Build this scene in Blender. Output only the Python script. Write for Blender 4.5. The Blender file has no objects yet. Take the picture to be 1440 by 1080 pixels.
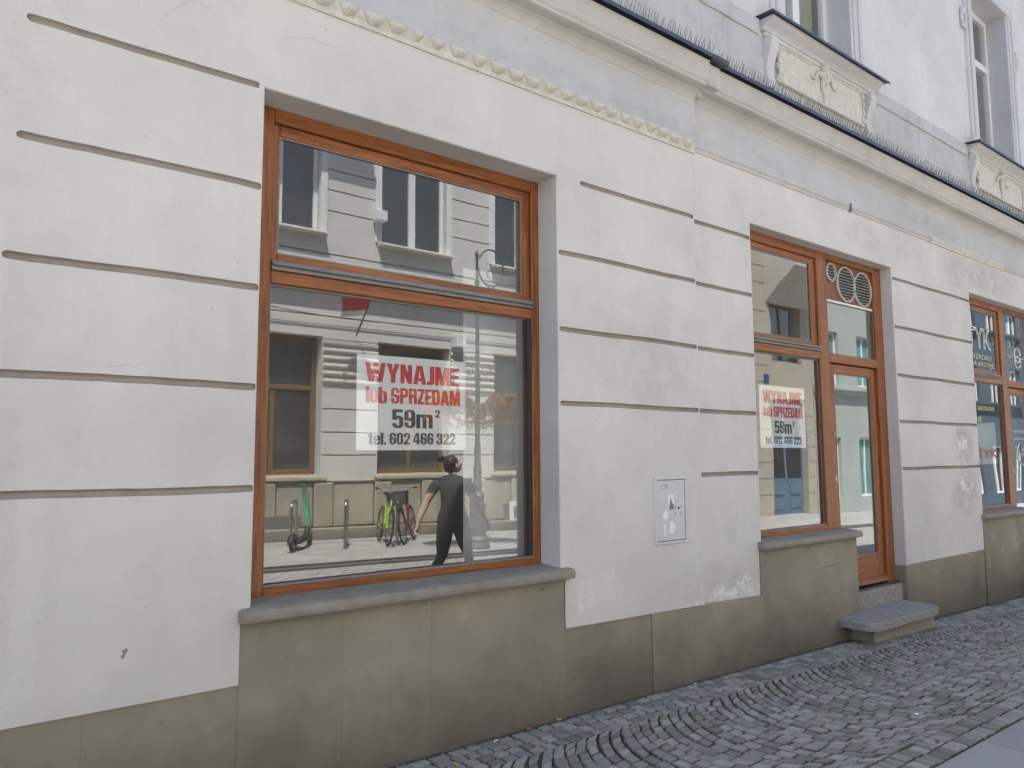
import bpy, bmesh, math, random
from mathutils import Vector, Matrix
from mathutils.geometry import delaunay_2d_cdt
R = math.radians
sc = bpy.context.scene
col = sc.collection

# ------------------------------------------------------------------ camera
FPX, PITCH, YAW, ROLL = 1060.0, R(5.484), R(38.198), R(-0.284)   # photograph is 1440 px wide
CAM = Vector((0, -3.7, 1.65))
fw = Vector((math.sin(YAW)*math.cos(PITCH), math.cos(YAW)*math.cos(PITCH), math.sin(PITCH)))
r0 = Vector((math.cos(YAW), -math.sin(YAW), 0)); u0 = r0.cross(fw)
rr_ = r0*math.cos(ROLL) + u0*math.sin(ROLL); uu_ = -r0*math.sin(ROLL) + u0*math.cos(ROLL)
cd = bpy.data.cameras.new('camera'); cam = bpy.data.objects.new('camera', cd); col.objects.link(cam)
M = Matrix((rr_, uu_, -fw)).transposed().to_4x4(); M.translation = CAM
cam.matrix_world = M
cd.sensor_width = 36; cd.lens = FPX/1440*36; cd.clip_start = .05; cd.clip_end = 2000
sc.camera = cam
# ------------------------------------------------------------------ sky, sun, exposure
SUNV = Vector((-.62, 1, 2.35)).normalized()          # towards the sun: behind our house, high, from the left
el = math.asin(SUNV.z); az = math.atan2(SUNV.x, SUNV.y)
w = bpy.data.worlds.new('World'); sc.world = w; w.use_nodes = True
nt = w.node_tree; nt.nodes.clear()
sky = nt.nodes.new('ShaderNodeTexSky'); sky.sky_type = 'NISHITA'; sky.sun_disc = False
sky.sun_elevation = el; sky.sun_rotation = az; sky.air_density = 1.0; sky.dust_density = 1.5; sky.ozone_density = 1.0
bg = nt.nodes.new('ShaderNodeBackground'); bg.inputs[1].default_value = .13
wo = nt.nodes.new('ShaderNodeOutputWorld')
nt.links.new(sky.outputs[0], bg.inputs[0]); nt.links.new(bg.outputs[0], wo.inputs[0])
sd = bpy.data.lights.new('sun', 'SUN'); sd.energy = 5.0; sd.angle = R(.53); sd.color = (1, .96, .90)
so = bpy.data.objects.new('sun', sd); col.objects.link(so)
so.rotation_euler = SUNV.to_track_quat('Z', 'Y').to_euler()
sc.view_settings.view_transform = 'Standard'; sc.view_settings.look = 'None'
sc.view_settings.exposure = 1.52; sc.view_settings.gamma = 1.0; sc.view_settings.use_curve_mapping = False
sc.cycles.max_bounces = 9; sc.cycles.transparent_max_bounces = 14; sc.cycles.diffuse_bounces = 4
sc.cycles.glossy_bounces = 5; sc.cycles.caustics_reflective = False; sc.cycles.caustics_refractive = False
sc.cycles.use_denoising = True

rnd = random.Random(7)
def zg(x):            # the street falls slowly to the right
    return .03 - .009*x - .0145*math.log1p(math.exp(min(40, x-5.5)))

# ------------------------------------------------------------------ mesh helpers
ROOT = {}
class MB:
    def __init__(s): s.v = []; s.f = []; s.m = []; s.c = []
    def add(s, vs, fs, mi=0, c=None):
        b = len(s.v); s.v += [tuple(v) for v in vs]
        for f in fs: s.f.append(tuple(b+i for i in f)); s.m.append(mi); s.c.append(c)
    def box(s, x0, x1, y0, y1, z0, z1, bev=0, mi=0, c=None):
        if x0 > x1: x0, x1 = x1, x0
        if y0 > y1: y0, y1 = y1, y0
        if z0 > z1: z0, z1 = z1, z0
        if bev <= 0:
            s.add([(x,y,z) for z in (z0,z1) for y in (y0,y1) for x in (x0,x1)],
                  [(0,2,3,1),(4,5,7,6),(0,1,5,4),(2,6,7,3),(0,4,6,2),(1,3,7,5)], mi, c); return
        b = bev; vs = []; idx = {}
        for k in (0,1):
            for j in (0,1):
                for i in (0,1):
                    X, Y, Z = (x0,x1)[i], (y0,y1)[j], (z0,z1)[k]
                    dx, dy, dz = (b,-b)[i], (b,-b)[j], (b,-b)[k]
                    for a, p in enumerate(((X,Y+dy,Z+dz),(X+dx,Y,Z+dz),(X+dx,Y+dy,Z))):
                        idx[(i,j,k,a)] = len(vs); vs.append(p)
        F = []
        for i in (0,1): F.append([idx[(i,0,0,0)],idx[(i,0,1,0)],idx[(i,1,1,0)],idx[(i,1,0,0)]])
        for j in (0,1): F.append([idx[(0,j,0,1)],idx[(1,j,0,1)],idx[(1,j,1,1)],idx[(0,j,1,1)]])
        for k in (0,1): F.append([idx[(0,0,k,2)],idx[(0,1,k,2)],idx[(1,1,k,2)],idx[(1,0,k,2)]])
        for i in (0,1):
            for j in (0,1): F.append([idx[(i,j,0,0)],idx[(i,j,1,0)],idx[(i,j,1,1)],idx[(i,j,0,1)]])
            for k in (0,1): F.append([idx[(i,0,k,0)],idx[(i,1,k,0)],idx[(i,1,k,2)],idx[(i,0,k,2)]])
        for j in (0,1):
            for k in (0,1): F.append([idx[(0,j,k,1)],idx[(1,j,k,1)],idx[(1,j,k,2)],idx[(0,j,k,2)]])
            for i in (0,1):
                for k in (0,1): F.append([idx[(i,j,k,0)],idx[(i,j,k,1)],idx[(i,j,k,2)]])
        # orient outward
        cx = Vector(((x0+x1)/2,(y0+y1)/2,(z0+z1)/2)); G = []
        for f in F:
            p = [Vector(vs[i]) for i in f]; n = (p[1]-p[0]).cross(p[2]-p[0])
            if n.dot(sum(p, Vector())/len(p)-cx) < 0: f = f[::-1]
            G.append(tuple(f))
        s.add(vs, G, mi, c)
    def tube(s, pts, r, n=8, cap=True, mi=0, closed=False):
        pts = [Vector(p) for p in pts]; m = len(pts)
        rad = r if isinstance(r, (list, tuple)) else [r]*m
        rings = []; prev = None
        for i, p in enumerate(pts):
            if closed: t = pts[(i+1) % m]-pts[i-1]
            else: t = (pts[min(i+1, m-1)]-pts[max(i-1, 0)])
            t.normalize()
            if prev is None:
                a = Vector((0,0,1)) if abs(t.z) < .9 else Vector((1,0,0))
                nx = t.cross(a).normalized()
            else:
                nx = (prev - t*prev.dot(t)).normalized()
            prev = nx; ny = t.cross(nx)
            rings.append([p+(nx*math.cos(2*math.pi*k/n)+ny*math.sin(2*math.pi*k/n))*rad[i] for k in range(n)])
        vs = [v for g in rings for v in g]; fs = []
        for i in range(m if closed else m-1):
            j = (i+1) % m
            for k in range(n): fs.append((i*n+k, i*n+(k+1) % n, j*n+(k+1) % n, j*n+k))
        if cap and not closed: fs += [tuple(range(n))[::-1], tuple((m-1)*n+k for k in range(n))]
        s.add(vs, fs, mi)
    def lathe(s, prof, cx, cy, n=20, mi=0):
        vs = []; fs = []
        for r, z in prof:
            for k in range(n): a = 2*math.pi*k/n; vs.append((cx+r*math.cos(a), cy+r*math.sin(a), z))
        for i in range(len(prof)-1):
            for k in range(n): fs.append((i*n+k, i*n+(k+1) % n, (i+1)*n+(k+1) % n, (i+1)*n+k))
        fs += [tuple(range(n))[::-1], tuple((len(prof)-1)*n+k for k in range(n))]
        s.add(vs, fs, mi)
    def profile_x(s, prof, x0, x1, mi=0):      # prof: closed list of (y,z), counter-clockwise seen from +x
        n = len(prof); vs = [(x0,y,z) for y, z in prof]+[(x1,y,z) for y, z in prof]
        ar = sum(prof[i][0]*prof[(i+1) % n][1]-prof[(i+1) % n][0]*prof[i][1] for i in range(n))
        fs = [(i, (i+1) % n, n+(i+1) % n, n+i) for i in range(n)]+[tuple(range(n))[::-1], tuple(range(n, 2*n))]
        if ar < 0: fs = [f[::-1] for f in fs]
        s.add(vs, fs, mi)
    def prism_y(s, poly, y0, y1, mi=0):        # poly in (x,z)
        n = len(poly); ar = sum(poly[i][0]*poly[(i+1) % n][1]-poly[(i+1) % n][0]*poly[i][1] for i in range(n))
        if ar < 0: poly = poly[::-1]
        if y0 > y1: y0, y1 = y1, y0
        vs = [(x,y0,z) for x, z in poly]+[(x,y1,z) for x, z in poly]
        fs = [tuple(range(n)), tuple(range(n, 2*n))[::-1]]+[(i, n+i, n+(i+1) % n, (i+1) % n) for i in range(n)]
        s.add(vs, fs, mi)
    def blob(s, c, r, n=10, m=7, mi=0, jit=0, rg=rnd):
        vs = []; fs = []; rx, ry, rz = r
        for i in range(m+1):
            th = math.pi*i/m
            for k in range(n):
                a = 2*math.pi*k/n; q = 1+rg.uniform(-jit, jit)
                vs.append((c[0]+rx*q*math.sin(th)*math.cos(a), c[1]+ry*q*math.sin(th)*math.sin(a), c[2]+rz*q*math.cos(th)))
        for i in range(m):
            for k in range(n): fs.append((i*n+k, (i+1)*n+k, (i+1)*n+(k+1) % n, i*n+(k+1) % n))
        s.add(vs, fs, mi)

def setp(o, label=None, cat=None, group=None, kind=None):
    if label: o['label'] = label
    if cat: o['category'] = cat
    if group: o['group'] = group
    if kind: o['kind'] = kind
    return o
def thing(name, label, cat, loc=(0,0,0), group=None):
    o = bpy.data.objects.new(name, None); col.objects.link(o); o.location = loc
    o.empty_display_size = .1; ROOT[o.name] = Vector(loc)
    return setp(o, label, cat, group)
def obj(name, mb, mat, parent=None, smooth=False, kind=None, origin=None):
    base = Vector((0,0,0))
    if parent is not None: base = ROOT[parent.name]
    elif origin is not None: base = Vector(origin)
    me = bpy.data.meshes.new(name)
    me.from_pydata([(a-base.x, b-base.y, c-base.z) for a, b, c in mb.v], [], mb.f)
    for m in (mat if isinstance(mat, (list, tuple)) else [mat]): me.materials.append(m)
    if any(mb.m): me.polygons.foreach_set('material_index', mb.m)
    if any(c is not None for c in mb.c):
        at = me.attributes.new('tone', 'FLOAT', 'FACE')
        at.data.foreach_set('value', [c if c is not None else .5 for c in mb.c])
    me.polygons.foreach_set('use_smooth', [smooth]*len(me.polygons))
    me.update()
    o = bpy.data.objects.new(name, me); col.objects.link(o)
    if parent is not None:
        o.parent = parent; ROOT[o.name] = base
    else:
        o.location = base; ROOT[o.name] = base
    if kind: o['kind'] = kind
    if smooth:
        try: me.set_sharp_from_angle(angle=R(38))
        except Exception: pass
    return o
def struct(name, mb, mat, smooth=False): return obj(name, mb, mat, None, smooth, 'structure')

def inside(p, poly):
    x, y = p; c = False; n = len(poly)
    for i in range(n):
        x1, y1 = poly[i]; x2, y2 = poly[(i+1) % n]
        if (y1 > y) != (y2 > y) and x < (x2-x1)*(y-y1)/(y2-y1)+x1: c = not c
    return c
def fill(ops):       # ops: list of (+1/-1, polygon) later ones win -> verts2d, triangles
    vs = []; es = []
    for s_, p in ops:
        b = len(vs); vs += [Vector(q) for q in p]; es += [(b+i, b+(i+1) % len(p)) for i in range(len(p))]
    r = delaunay_2d_cdt(vs, es, [], 0, 1e-6)
    out = []
    for f in r[2]:
        c = sum((r[0][i] for i in f), Vector((0,0)))/len(f); keep = False
        for s_, p in ops:
            if inside(c, p): keep = s_ > 0
        if keep:
            a = [r[0][i] for i in f]
            ar = sum(a[i].x*a[(i+1) % len(a)].y-a[(i+1) % len(a)].x*a[i].y for i in range(len(a)))
            out.append(tuple(f) if ar > 0 else tuple(f)[::-1])
    return r[0], out

# ------------------------------------------------------------------ material helpers
class NT:
    def __init__(s, name):
        s.mat = bpy.data.materials.new(name); s.mat.use_nodes = True
        s.t = s.mat.node_tree; s.b = s.t.nodes['Principled BSDF']; s.out = s.t.nodes['Material Output']
        s.co = s.t.nodes.new('ShaderNodeTexCoord').outputs['Object']
    def n(s, ty, **k):
        x = s.t.nodes.new('ShaderNode'+ty)
        for a, b in k.items(): setattr(x, a, b)
        return x
    def L(s, a, b):
        if isinstance(a, (int, float)): b.default_value = a
        elif isinstance(a, tuple): b.default_value = a if len(a) == 4 or b.type == 'VECTOR' else (*a, 1)
        else: s.t.links.new(a, b)
    def map(s, scale=(1,1,1), loc=(0,0,0), rot=(0,0,0), v=None):
        m = s.n('Mapping'); m.inputs['Scale'].default_value = scale; m.inputs['Location'].default_value = loc
        m.inputs['Rotation'].default_value = rot; s.L(v or s.co, m.inputs['Vector']); return m.outputs[0]
    def noise(s, scale, detail=4, rough=.55, v=None, dist=0):
        x = s.n('TexNoise'); x.inputs['Scale'].default_value = scale; x.inputs['Detail'].default_value = detail
        x.inputs['Roughness'].default_value = rough; x.inputs['Distortion'].default_value = dist
        s.L(v or s.co, x.inputs['Vector']); return x.outputs['Fac']
    def ramp(s, f, a, b, lo=0., hi=1.):
        x = s.n('MapRange', clamp=True); s.L(f, x.inputs[0]); x.inputs[1].default_value = a; x.inputs[2].default_value = b
        x.inputs[3].default_value = lo; x.inputs[4].default_value = hi; return x.outputs[0]
    def math(s, op, a, b=0.):
        x = s.n('Math', operation=op); s.L(a, x.inputs[0]); s.L(b, x.inputs[1]); return x.outputs[0]
    def mix(s, f, a, b, mode='MIX'):
        x = s.n('Mix', data_type='RGBA', blend_type=mode); s.L(f, x.inputs['Factor']); s.L(a, x.inputs[6]); s.L(b, x.inputs[7]); return x.outputs[2]
    def sep(s, v=None):
        x = s.n('SeparateXYZ'); s.L(v or s.co, x.inputs[0]); return x.outputs
    def ell(s, cx, cz, rx, rz, soft=.5):     # soft elliptical mask on the facade
        X, Y, Z = s.sep()
        a = s.math('POWER', s.math('DIVIDE', s.math('SUBTRACT', X, cx), rx), 2)
        b = s.math('POWER', s.math('DIVIDE', s.math('SUBTRACT', Z, cz), rz), 2)
        return s.ramp(s.math('ADD', a, b), 1, 1-soft)
    def bump(s, h, strength=.3, dist=.01, nrm=None):
        x = s.n('Bump'); x.inputs['Strength'].default_value = strength; x.inputs['Distance'].default_value = dist
        s.L(h, x.inputs['Height'])
        if nrm is not None: s.L(nrm, x.inputs['Normal'])
        return x.outputs[0]
    def done(s, color=None, rough=None, normal=None, metal=None, spec=None):
        if color is not None: s.L(color, s.b.inputs['Base Color'])
        if rough is not None: s.L(rough, s.b.inputs['Roughness'])
        if normal is not None: s.L(normal, s.b.inputs['Normal'])
        if metal is not None: s.L(metal, s.b.inputs['Metallic'])
        if spec is not None: s.L(spec, s.b.inputs['Specular IOR Level'])
        return s.mat
def simple(name, c, rough=.6, metal=0, var=.12, scale=6, bump=0, bscale=80, spec=None):
    n = NT(name); f = n.noise(scale, 5)
    d = tuple(x*(1-var) for x in c); e = tuple(min(1, x*(1+var)) for x in c)
    cc = n.mix(n.ramp(f, .3, .7), d, e)
    nr = n.bump(n.noise(bscale, 3), bump, .004) if bump else None
    return n.done(cc, rough, nr, metal, spec)

def plaster(name, c, stains=(), whites=(), grain=1.0, dirt=.5):
    n = NT(name)
    big = n.noise(.9, 5, .6); mid = n.noise(5, 5, .6, dist=.4); fine = n.noise(60, 3, .6)
    c0 = n.mix(n.ramp(big, .35, .66), tuple(x*.86 for x in c), tuple(min(.95, x*1.03) for x in c))
    c0 = n.mix(n.ramp(n.noise(1.6, 3, .5, v=n.map(loc=(4,1,9))), .5, .72, 0, .5), c0, (c[0]*.98, c[1]*.92, c[2]*.90))
    c0 = n.mix(n.ramp(mid, .50, .76, 0, .46*dirt), c0, tuple(x*.72 for x in c))
    streak = n.noise(1, 4, .6, v=n.map((7,7,.5)))
    c0 = n.mix(n.ramp(streak, .54, .8, 0, .42*dirt), c0, tuple(x*.70 for x in c))
    c0 = n.mix(n.ramp(fine, .3, .75, 0, .17), c0, tuple(x*.8 for x in c))
    spk = n.noise(34, 2, .5, v=n.map(loc=(3,5,1)))
    c0 = n.mix(n.ramp(spk, .735, .77, 0, .6), c0, (.30,.27,.24))
    brk = n.noise(7, 6, .7)
    vo = n.n('TexVoronoi', feature='DISTANCE_TO_EDGE'); vo.inputs['Scale'].default_value = .9
    wv = n.n('Mix', data_type='VECTOR'); wv.inputs['Factor'].default_value = .06; nz = n.n('TexNoise'); nz.inputs['Scale'].default_value = 5; nz.inputs['Detail'].default_value = 6; n.L(n.co, nz.inputs['Vector'])
    n.L(n.co, wv.inputs[4]); n.L(nz.outputs['Color'], wv.inputs[5]); n.L(wv.outputs[1], vo.inputs['Vector'])
    crk = n.math('MULTIPLY', n.ramp(vo.outputs['Distance'], .0035, .0008), n.ramp(n.noise(1.3, 2, .5, v=n.map(loc=(9,3,2))), .56, .64))
    c0 = n.mix(n.math('MULTIPLY', crk, .22), c0, tuple(x*.35 for x in c))
    for (cx, cz, rx, rz, dark) in stains:
        m = n.math('MULTIPLY', n.ell(cx, cz, rx, rz, .8), n.ramp(brk, .36, .62))
        c0 = n.mix(n.math('MULTIPLY', m, dark), c0, (c[0]*.50, c[1]*.48, c[2]*.44))
    for (cx, cz, rx, rz, a) in whites:
        m = n.math('MULTIPLY', n.ell(cx, cz, rx, rz, .7), n.ramp(n.noise(11, 6, .7), .46, .58))
        c0 = n.mix(n.math('MULTIPLY', m, a*.7), c0, (.90,.90,.90))
    h = n.math('ADD', n.math('MULTIPLY', n.noise(130, 3, .6), .55*grain), n.math('MULTIPLY', n.noise(9, 4, .6), 1.6))
    return n.done(c0, .92, n.bump(h, .55, .006), spec=.15)

PLC = (.685, .665, .637)
M_wall = plaster('plaster_white', PLC,
    stains=[(9.9,3.85,.5,.35,.3),(10.9,3.9,.9,.25,.5),(8.6,3.95,.5,.3,.2),(9.75,1.75,.34,.3,.65),(9.72,1.2,.4,.32,.6),(5.0,.65,.8,.2,.25),(.27,1.5,.08,1.3,.2),(7.6,3.9,.5,.2,.3),(4.2,2.4,.7,.5,.22),(0.15,3.7,.35,1.0,.2)],
    whites=[(5.35,.585,.22,.12,1),(4.9,.54,.35,.05,.9),(3.5,.72,.1,.12,.7),(9.72,1.78,.2,.10,1),(9.78,1.28,.2,.08,1),(9.70,1.36,.12,.1,.9),(5.1,.6,.2,.07,.8),(3.75,.85,.05,.07,.6)])
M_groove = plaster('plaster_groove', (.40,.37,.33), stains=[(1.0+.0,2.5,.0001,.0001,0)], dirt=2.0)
M_frieze = plaster('plaster_frieze', (.56,.565,.575), stains=[(4.4,4.22,.9,.10,.3),(6.0,4.25,.6,.1,.2),(9.2,4.3,.9,.14,.35),(3.0,4.25,.8,.08,.2)], dirt=.7)
M_corn = plaster('plaster_cornice', (.57,.555,.53), dirt=1.3)
M_upper = plaster('plaster_upper', (.68,.67,.665), dirt=.6)
M_dado = plaster('plaster_dado', (.55,.56,.57), dirt=2.2)
M_surround = plaster('plaster_surround', (.62,.62,.63), dirt=.6)

def cream():
    n = NT('cream_ornament')
    f = n.noise(14, 6, .7); g = n.noise(45, 4, .6)
    c = n.mix(n.ramp(f, .35, .65), (.52,.51,.45), (.67,.665,.605))
    c = n.mix(n.ramp(g, .60, .72, 0, .45), c, (.42,.38,.28))
    return n.done(c, .9, n.bump(n.math('ADD', f, n.math('MULTIPLY', g, .4)), .4, .006), spec=.2)
M_cream = cream()

def sandstone(name, c, tone=True):
    n = NT(name)
    at = n.n('Attribute', attribute_name='tone').outputs['Fac']
    big = n.noise(1.7, 5, .6, dist=.6); st = n.noise(1, 5, .6, v=n.map((3,3,1.4), loc=(2,5,8)), dist=.8)
    a = n.mix(n.ramp(at, 0, 1), tuple(x*.88 for x in c), tuple(x*1.16 for x in c))
    b = n.mix(n.ramp(big, .33, .68), (.80,.815,.745,1), (1.10,1.05,1.0,1))
    cc = n.mix(1., a, b, 'MULTIPLY')
    cc = n.mix(n.ramp(st, .5, .8, 0, .30), cc, tuple(x*.7 for x in c))
    cc = n.mix(n.ramp(n.noise(3, 6, .65, v=n.map(loc=(7,2,3))), .58, .76, 0, .5), cc, tuple(min(1, x*1.5) for x in c))
    X, Y, Z = n.sep()      # splash dirt: blotchy soil thrown up from the pavement
    dz = n.math('ADD', Z, n.math('MULTIPLY', n.noise(2.3, 5, .65), -.6))
    cc = n.mix(n.ramp(dz, .20, -.30, 0, .72), cc, (.088,.080,.064))
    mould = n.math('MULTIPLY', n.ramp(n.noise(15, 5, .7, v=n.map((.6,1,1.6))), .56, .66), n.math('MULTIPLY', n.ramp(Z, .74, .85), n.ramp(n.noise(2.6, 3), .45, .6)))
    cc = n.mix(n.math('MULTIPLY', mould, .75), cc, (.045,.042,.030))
    spk = n.noise(70, 2, .5); cc = n.mix(n.ramp(spk, .68, .74, 0, .35), cc, tuple(x*.4 for x in c))
    h = n.math('ADD', n.noise(150, 3, .6), n.math('MULTIPLY', n.noise(12, 4), .8))
    return n.done(cc, .8, n.bump(h, .22, .004), spec=.3)
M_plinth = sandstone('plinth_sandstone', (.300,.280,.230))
M_sill = simple('sill_stone', (.265,.240,.200), .75, var=.16, scale=9, bump=.3)
M_step = simple('step_granite', (.27,.26,.245), .75, var=.25, scale=30, bump=.35, bscale=120)

def wood(name, axis):
    n = NT(name); sx = {'x': (2.2,40,40), 'z': (40,40,2.2)}[axis]
    g = n.noise(1, 6, .65, v=n.map(sx), dist=1.0); h = n.noise(1, 3, .5, v=n.map(tuple(v*.25 for v in sx)))
    c = n.mix(n.ramp(g, .34, .66), (.13,.038,.012), (.40,.145,.042))
    c = n.mix(n.ramp(h, .4, .7, 0, .45), c, (.27,.080,.026))
    sp = n.noise(55, 2, .5); c = n.mix(n.ramp(sp, .74, .78, 0, .7), c, (.55,.40,.26))
    return n.done(c, n.ramp(g, .3, .7, .34, .5), n.bump(g, .12, .003), spec=.5)
M_wh, M_wv = wood('stained_wood_rail', 'x'), wood('stained_wood_stile', 'z')
M_alu = simple('grey_aluminium', (.22,.21,.195), .45, .3, var=.12, scale=14)
M_dark = simple('dark_gasket', (.03,.03,.03), .6)
M_flash = simple('dark_zinc', (.075,.082,.092), .45, .4, var=.2, scale=10)
M_white = simple('white_paint', (.78,.78,.77), .4, var=.04)
M_steel = simple('steel', (.45,.45,.45), .28, 1., var=.1)
M_black = simple('matt_black', (.018,.018,.018), .6)
M_iron = simple('cast_iron_grey', (.10,.105,.105), .5, .2, var=.2, scale=12, bump=.15)

def glass(name, base, tint=(.98,.99,.985), wave=.02, ws=1.2, haze=.016):
    n = NT(name); t = n.t; t.nodes.remove(n.b)
    tr = n.n('BsdfTransparent'); tr.inputs[0].default_value = (*tint, 1)
    gl = n.n('BsdfGlossy'); gl.inputs['Roughness'].default_value = 0.0; gl.inputs['Color'].default_value = (.97,.98,.98,1)
    h = n.noise(ws, 1, .4); nr = n.bump(h, wave, .05); n.L(nr, gl.inputs['Normal'])
    lw = n.n('LayerWeight'); lw.inputs['Blend'].default_value = .5
    fac = n.ramp(n.math('POWER', lw.outputs['Facing'], 4.), 0, 1., base, 1.)
    df = n.n('BsdfDiffuse'); df.inputs[0].default_value = (.62,.61,.58,1)      # pale diffuse haze put into the glass to lift the dark reflections
    sm = n.math('MULTIPLY', n.ramp(n.noise(2.2, 5, .6, v=n.map((1,1,.45))), .3, .75, .6, 1.5), haze)
    md = n.n('MixShader'); n.L(sm, md.inputs[0]); n.L(tr.outputs[0], md.inputs[1]); n.L(df.outputs[0], md.inputs[2])
    mx = n.n('MixShader'); n.L(fac, mx.inputs[0]); n.L(md.outputs[0], mx.inputs[1]); n.L(gl.outputs[0], mx.inputs[2])
    n.L(mx.outputs[0], n.out.inputs[0]); return n.mat
M_glass = glass('double_glazing', .12, wave=.02, ws=.8)
M_glass2 = glass('double_glazing_wavy', .115, wave=.03, ws=1.2)
M_glassd = glass('house_glass', .06, haze=.04)
# =================================================================== OUR HOUSE
YL, YR = 0.0, 0.04            # front planes: projecting left bay, right part
XS = 4.765                    # where the bay ends
XA, XB = -7.0, 20.0
house = thing('townhouse', 'white plastered townhouse with orange wooden shop windows and yellow-grey stone plinth', 'building')

def groove_poly(x0, x1, z, h=.035, seed=0, lr=True, rr=True):
    g = random.Random(seed); n = max(3, int((x1-x0)/.09)); top = []; bot = []
    ph = g.uniform(0, 6)
    xs = [x0, x0+.006, x0+.018]+[x0+(x1-x0)*i/n for i in range(1, n)]+[x1-.012, x1-.004, x1]
    for i, x in enumerate(xs):
        e = 1.
        if i < 2: e = (.35, .75)[i] if lr else .95
        if i > len(xs)-3: e = (.85, .6)[i-len(xs)+2]
        wv = .0022*math.sin(x*5+ph)+g.uniform(-.0013, .0013)
        top.append((x, z+h/2*e+wv)); bot.append((x, z-h/2*e+wv+g.uniform(-.001, .001)))
    return top, bot
def make_wall(name, y, outline, holes, grooves, mat, parent, face=-1):
    """flat wall sheet with openings and recessed half-round grooves; face=-1 looks to -y"""
    ops = [(1, outline)]+[(-1, h) for h in holes]; gl = []
    for k, g in enumerate(grooves):
        t, b = groove_poly(*g[:3], seed=k*7+3, h=g[3] if len(g) > 3 else .035); gl.append((t, b)); ops.append((-1, t+b[::-1]))
    vs, fs = fill(ops); mb = MB()
    mb.add([(v.x, y, v.y) for v in vs], [f if face < 0 else f[::-1] for f in fs])
    w_ = obj(name, mb, mat, parent)
    if gl:
        D = .024
        for t, b in gl:
            mg = MB()
            n = len(t); rows = []
            for q in range(7):
                a = q/6; d = D*math.sin(math.pi*a)**.7 if 0 < a < 1 else 0
                rows.append([(t[i][0], y-face*(d if 0 < i < n-1 else d*.55), t[i][1]*(1-a)+b[i][1]*a) for i in range(n)])
            v = [p for r_ in rows for p in r_]
            f = [(q*n+i, (q+1)*n+i, (q+1)*n+i+1, q*n+i+1) for q in range(6) for i in range(n-1)]
            mg.add(v, f if face < 0 else [k[::-1] for k in f])
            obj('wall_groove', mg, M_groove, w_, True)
    return w_
def reveals(name, parent, mat, x0, x1, z0, z1, yf, yb, sides='LRT', ch=.006, xb0=None, xb1=None):
    mb = MB(); c = ch
    def strip(a, b, cdir):
        # a,b: (x,z) front edge end points, cdir: inward offset
        v = [(a[0]-cdir[0]*c, yf, a[1]-cdir[1]*c), (b[0]-cdir[0]*c, yf, b[1]-cdir[1]*c), (b[0], yf+c, b[1]), (a[0], yf+c, a[1]), (b[0], yb, b[1]), (a[0], yb, a[1])]
        mb.add(v, [(0,1,2,3), (3,2,4,5)])
    if 'L' in sides: strip((x0, z0), (x0, z1), (1, 0))
    if 'R' in sides: strip((x1, z1), (x1, z0), (-1, 0))
    if 'T' in sides: strip((x0, z1), (x1, z1), (0, -1))
    return obj(name, mb, mat, parent)

PT = lambda x: .588-.0155*max(0, x-.6) if x < 5.5 else .505      # top of the plinth
GZ = (3.54, 3.02, 2.497, 2.0, 1.5)
c = .006
# --- left bay wall
W1 = (1.305, 3.303, .95, 3.545)
out = [(XA, PT(XA)), (1.255, PT(1.255)), (1.255, .90), (W1[0]-c, .90), (W1[0]-c, W1[3]+c), (W1[1]+c, W1[3]+c), (W1[1]+c, .90), (3.34, .90),
       (3.34, PT(3.34)), (XS, PT(XS)), (XS, 4.07), (XA, 4.07)]
gr = [(.20+o_, W1[0]-.008, z) for z, o_ in zip(GZ, (.07, .055, .03, .035, .02))]
gr[0] = (.268, 1.275, 3.545)
gr += [(3.52, XS-.012, GZ[0])]+[(W1[1]+.012, XS-.012, z) for z in GZ[1:4]]
wl = make_wall('wall', YL, out, [], gr, M_wall, house)
reveals('window_reveal', wl, M_wall, W1[0], W1[1], .93, W1[3], YL, .26)
mb = MB(); mb.add([(XS, YL, .512), (XS, YR+.06, .512), (XS, YR+.06, 4.07), (XS, YL, 4.07)], [(0,1,2,3)]); obj('bay_return', mb, M_wall, wl)
# --- right wall
W2 = (5.585, 8.155, .95, 3.66); DX3 = 4.61; W3 = (W2[0]+DX3, W2[1]+DX3, .95, 3.655)
out = [(XS-.0, .42), (XS, 4.12), (XB, 4.12), (XB, .505), (W3[1]+c, .505), (W3[1]+c, W3[3]+c), (W3[0]-c, W3[3]+c), (W3[0]-c, .90), (10.165, .90), (10.165, .505),
       (W2[1]+c, .505), (W2[1]+c, W2[3]+c), (W2[0]-c, W2[3]+c), (W2[0]-c, .90), (5.545, .90), (5.545, .42)][::-1]
out = [p for p in out]
gr = [(XS+.006, W2[0]-.012, z) for z in (3.525,)+GZ[1:]]+[(W2[1]+.012, W3[0]-.012, z) for z in (3.545,)+GZ[1:]]+[(W3[1]+.012, 16.2, z) for z in (3.545,)+GZ[1:]]
wr = make_wall('wall', YR, out, [], gr, M_wall, house)
for Wn in (W2, W3):
    mb_ = reveals('door_reveal', wr, M_wall, Wn[0], Wn[1], .50, Wn[3], YR, .26)
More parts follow.
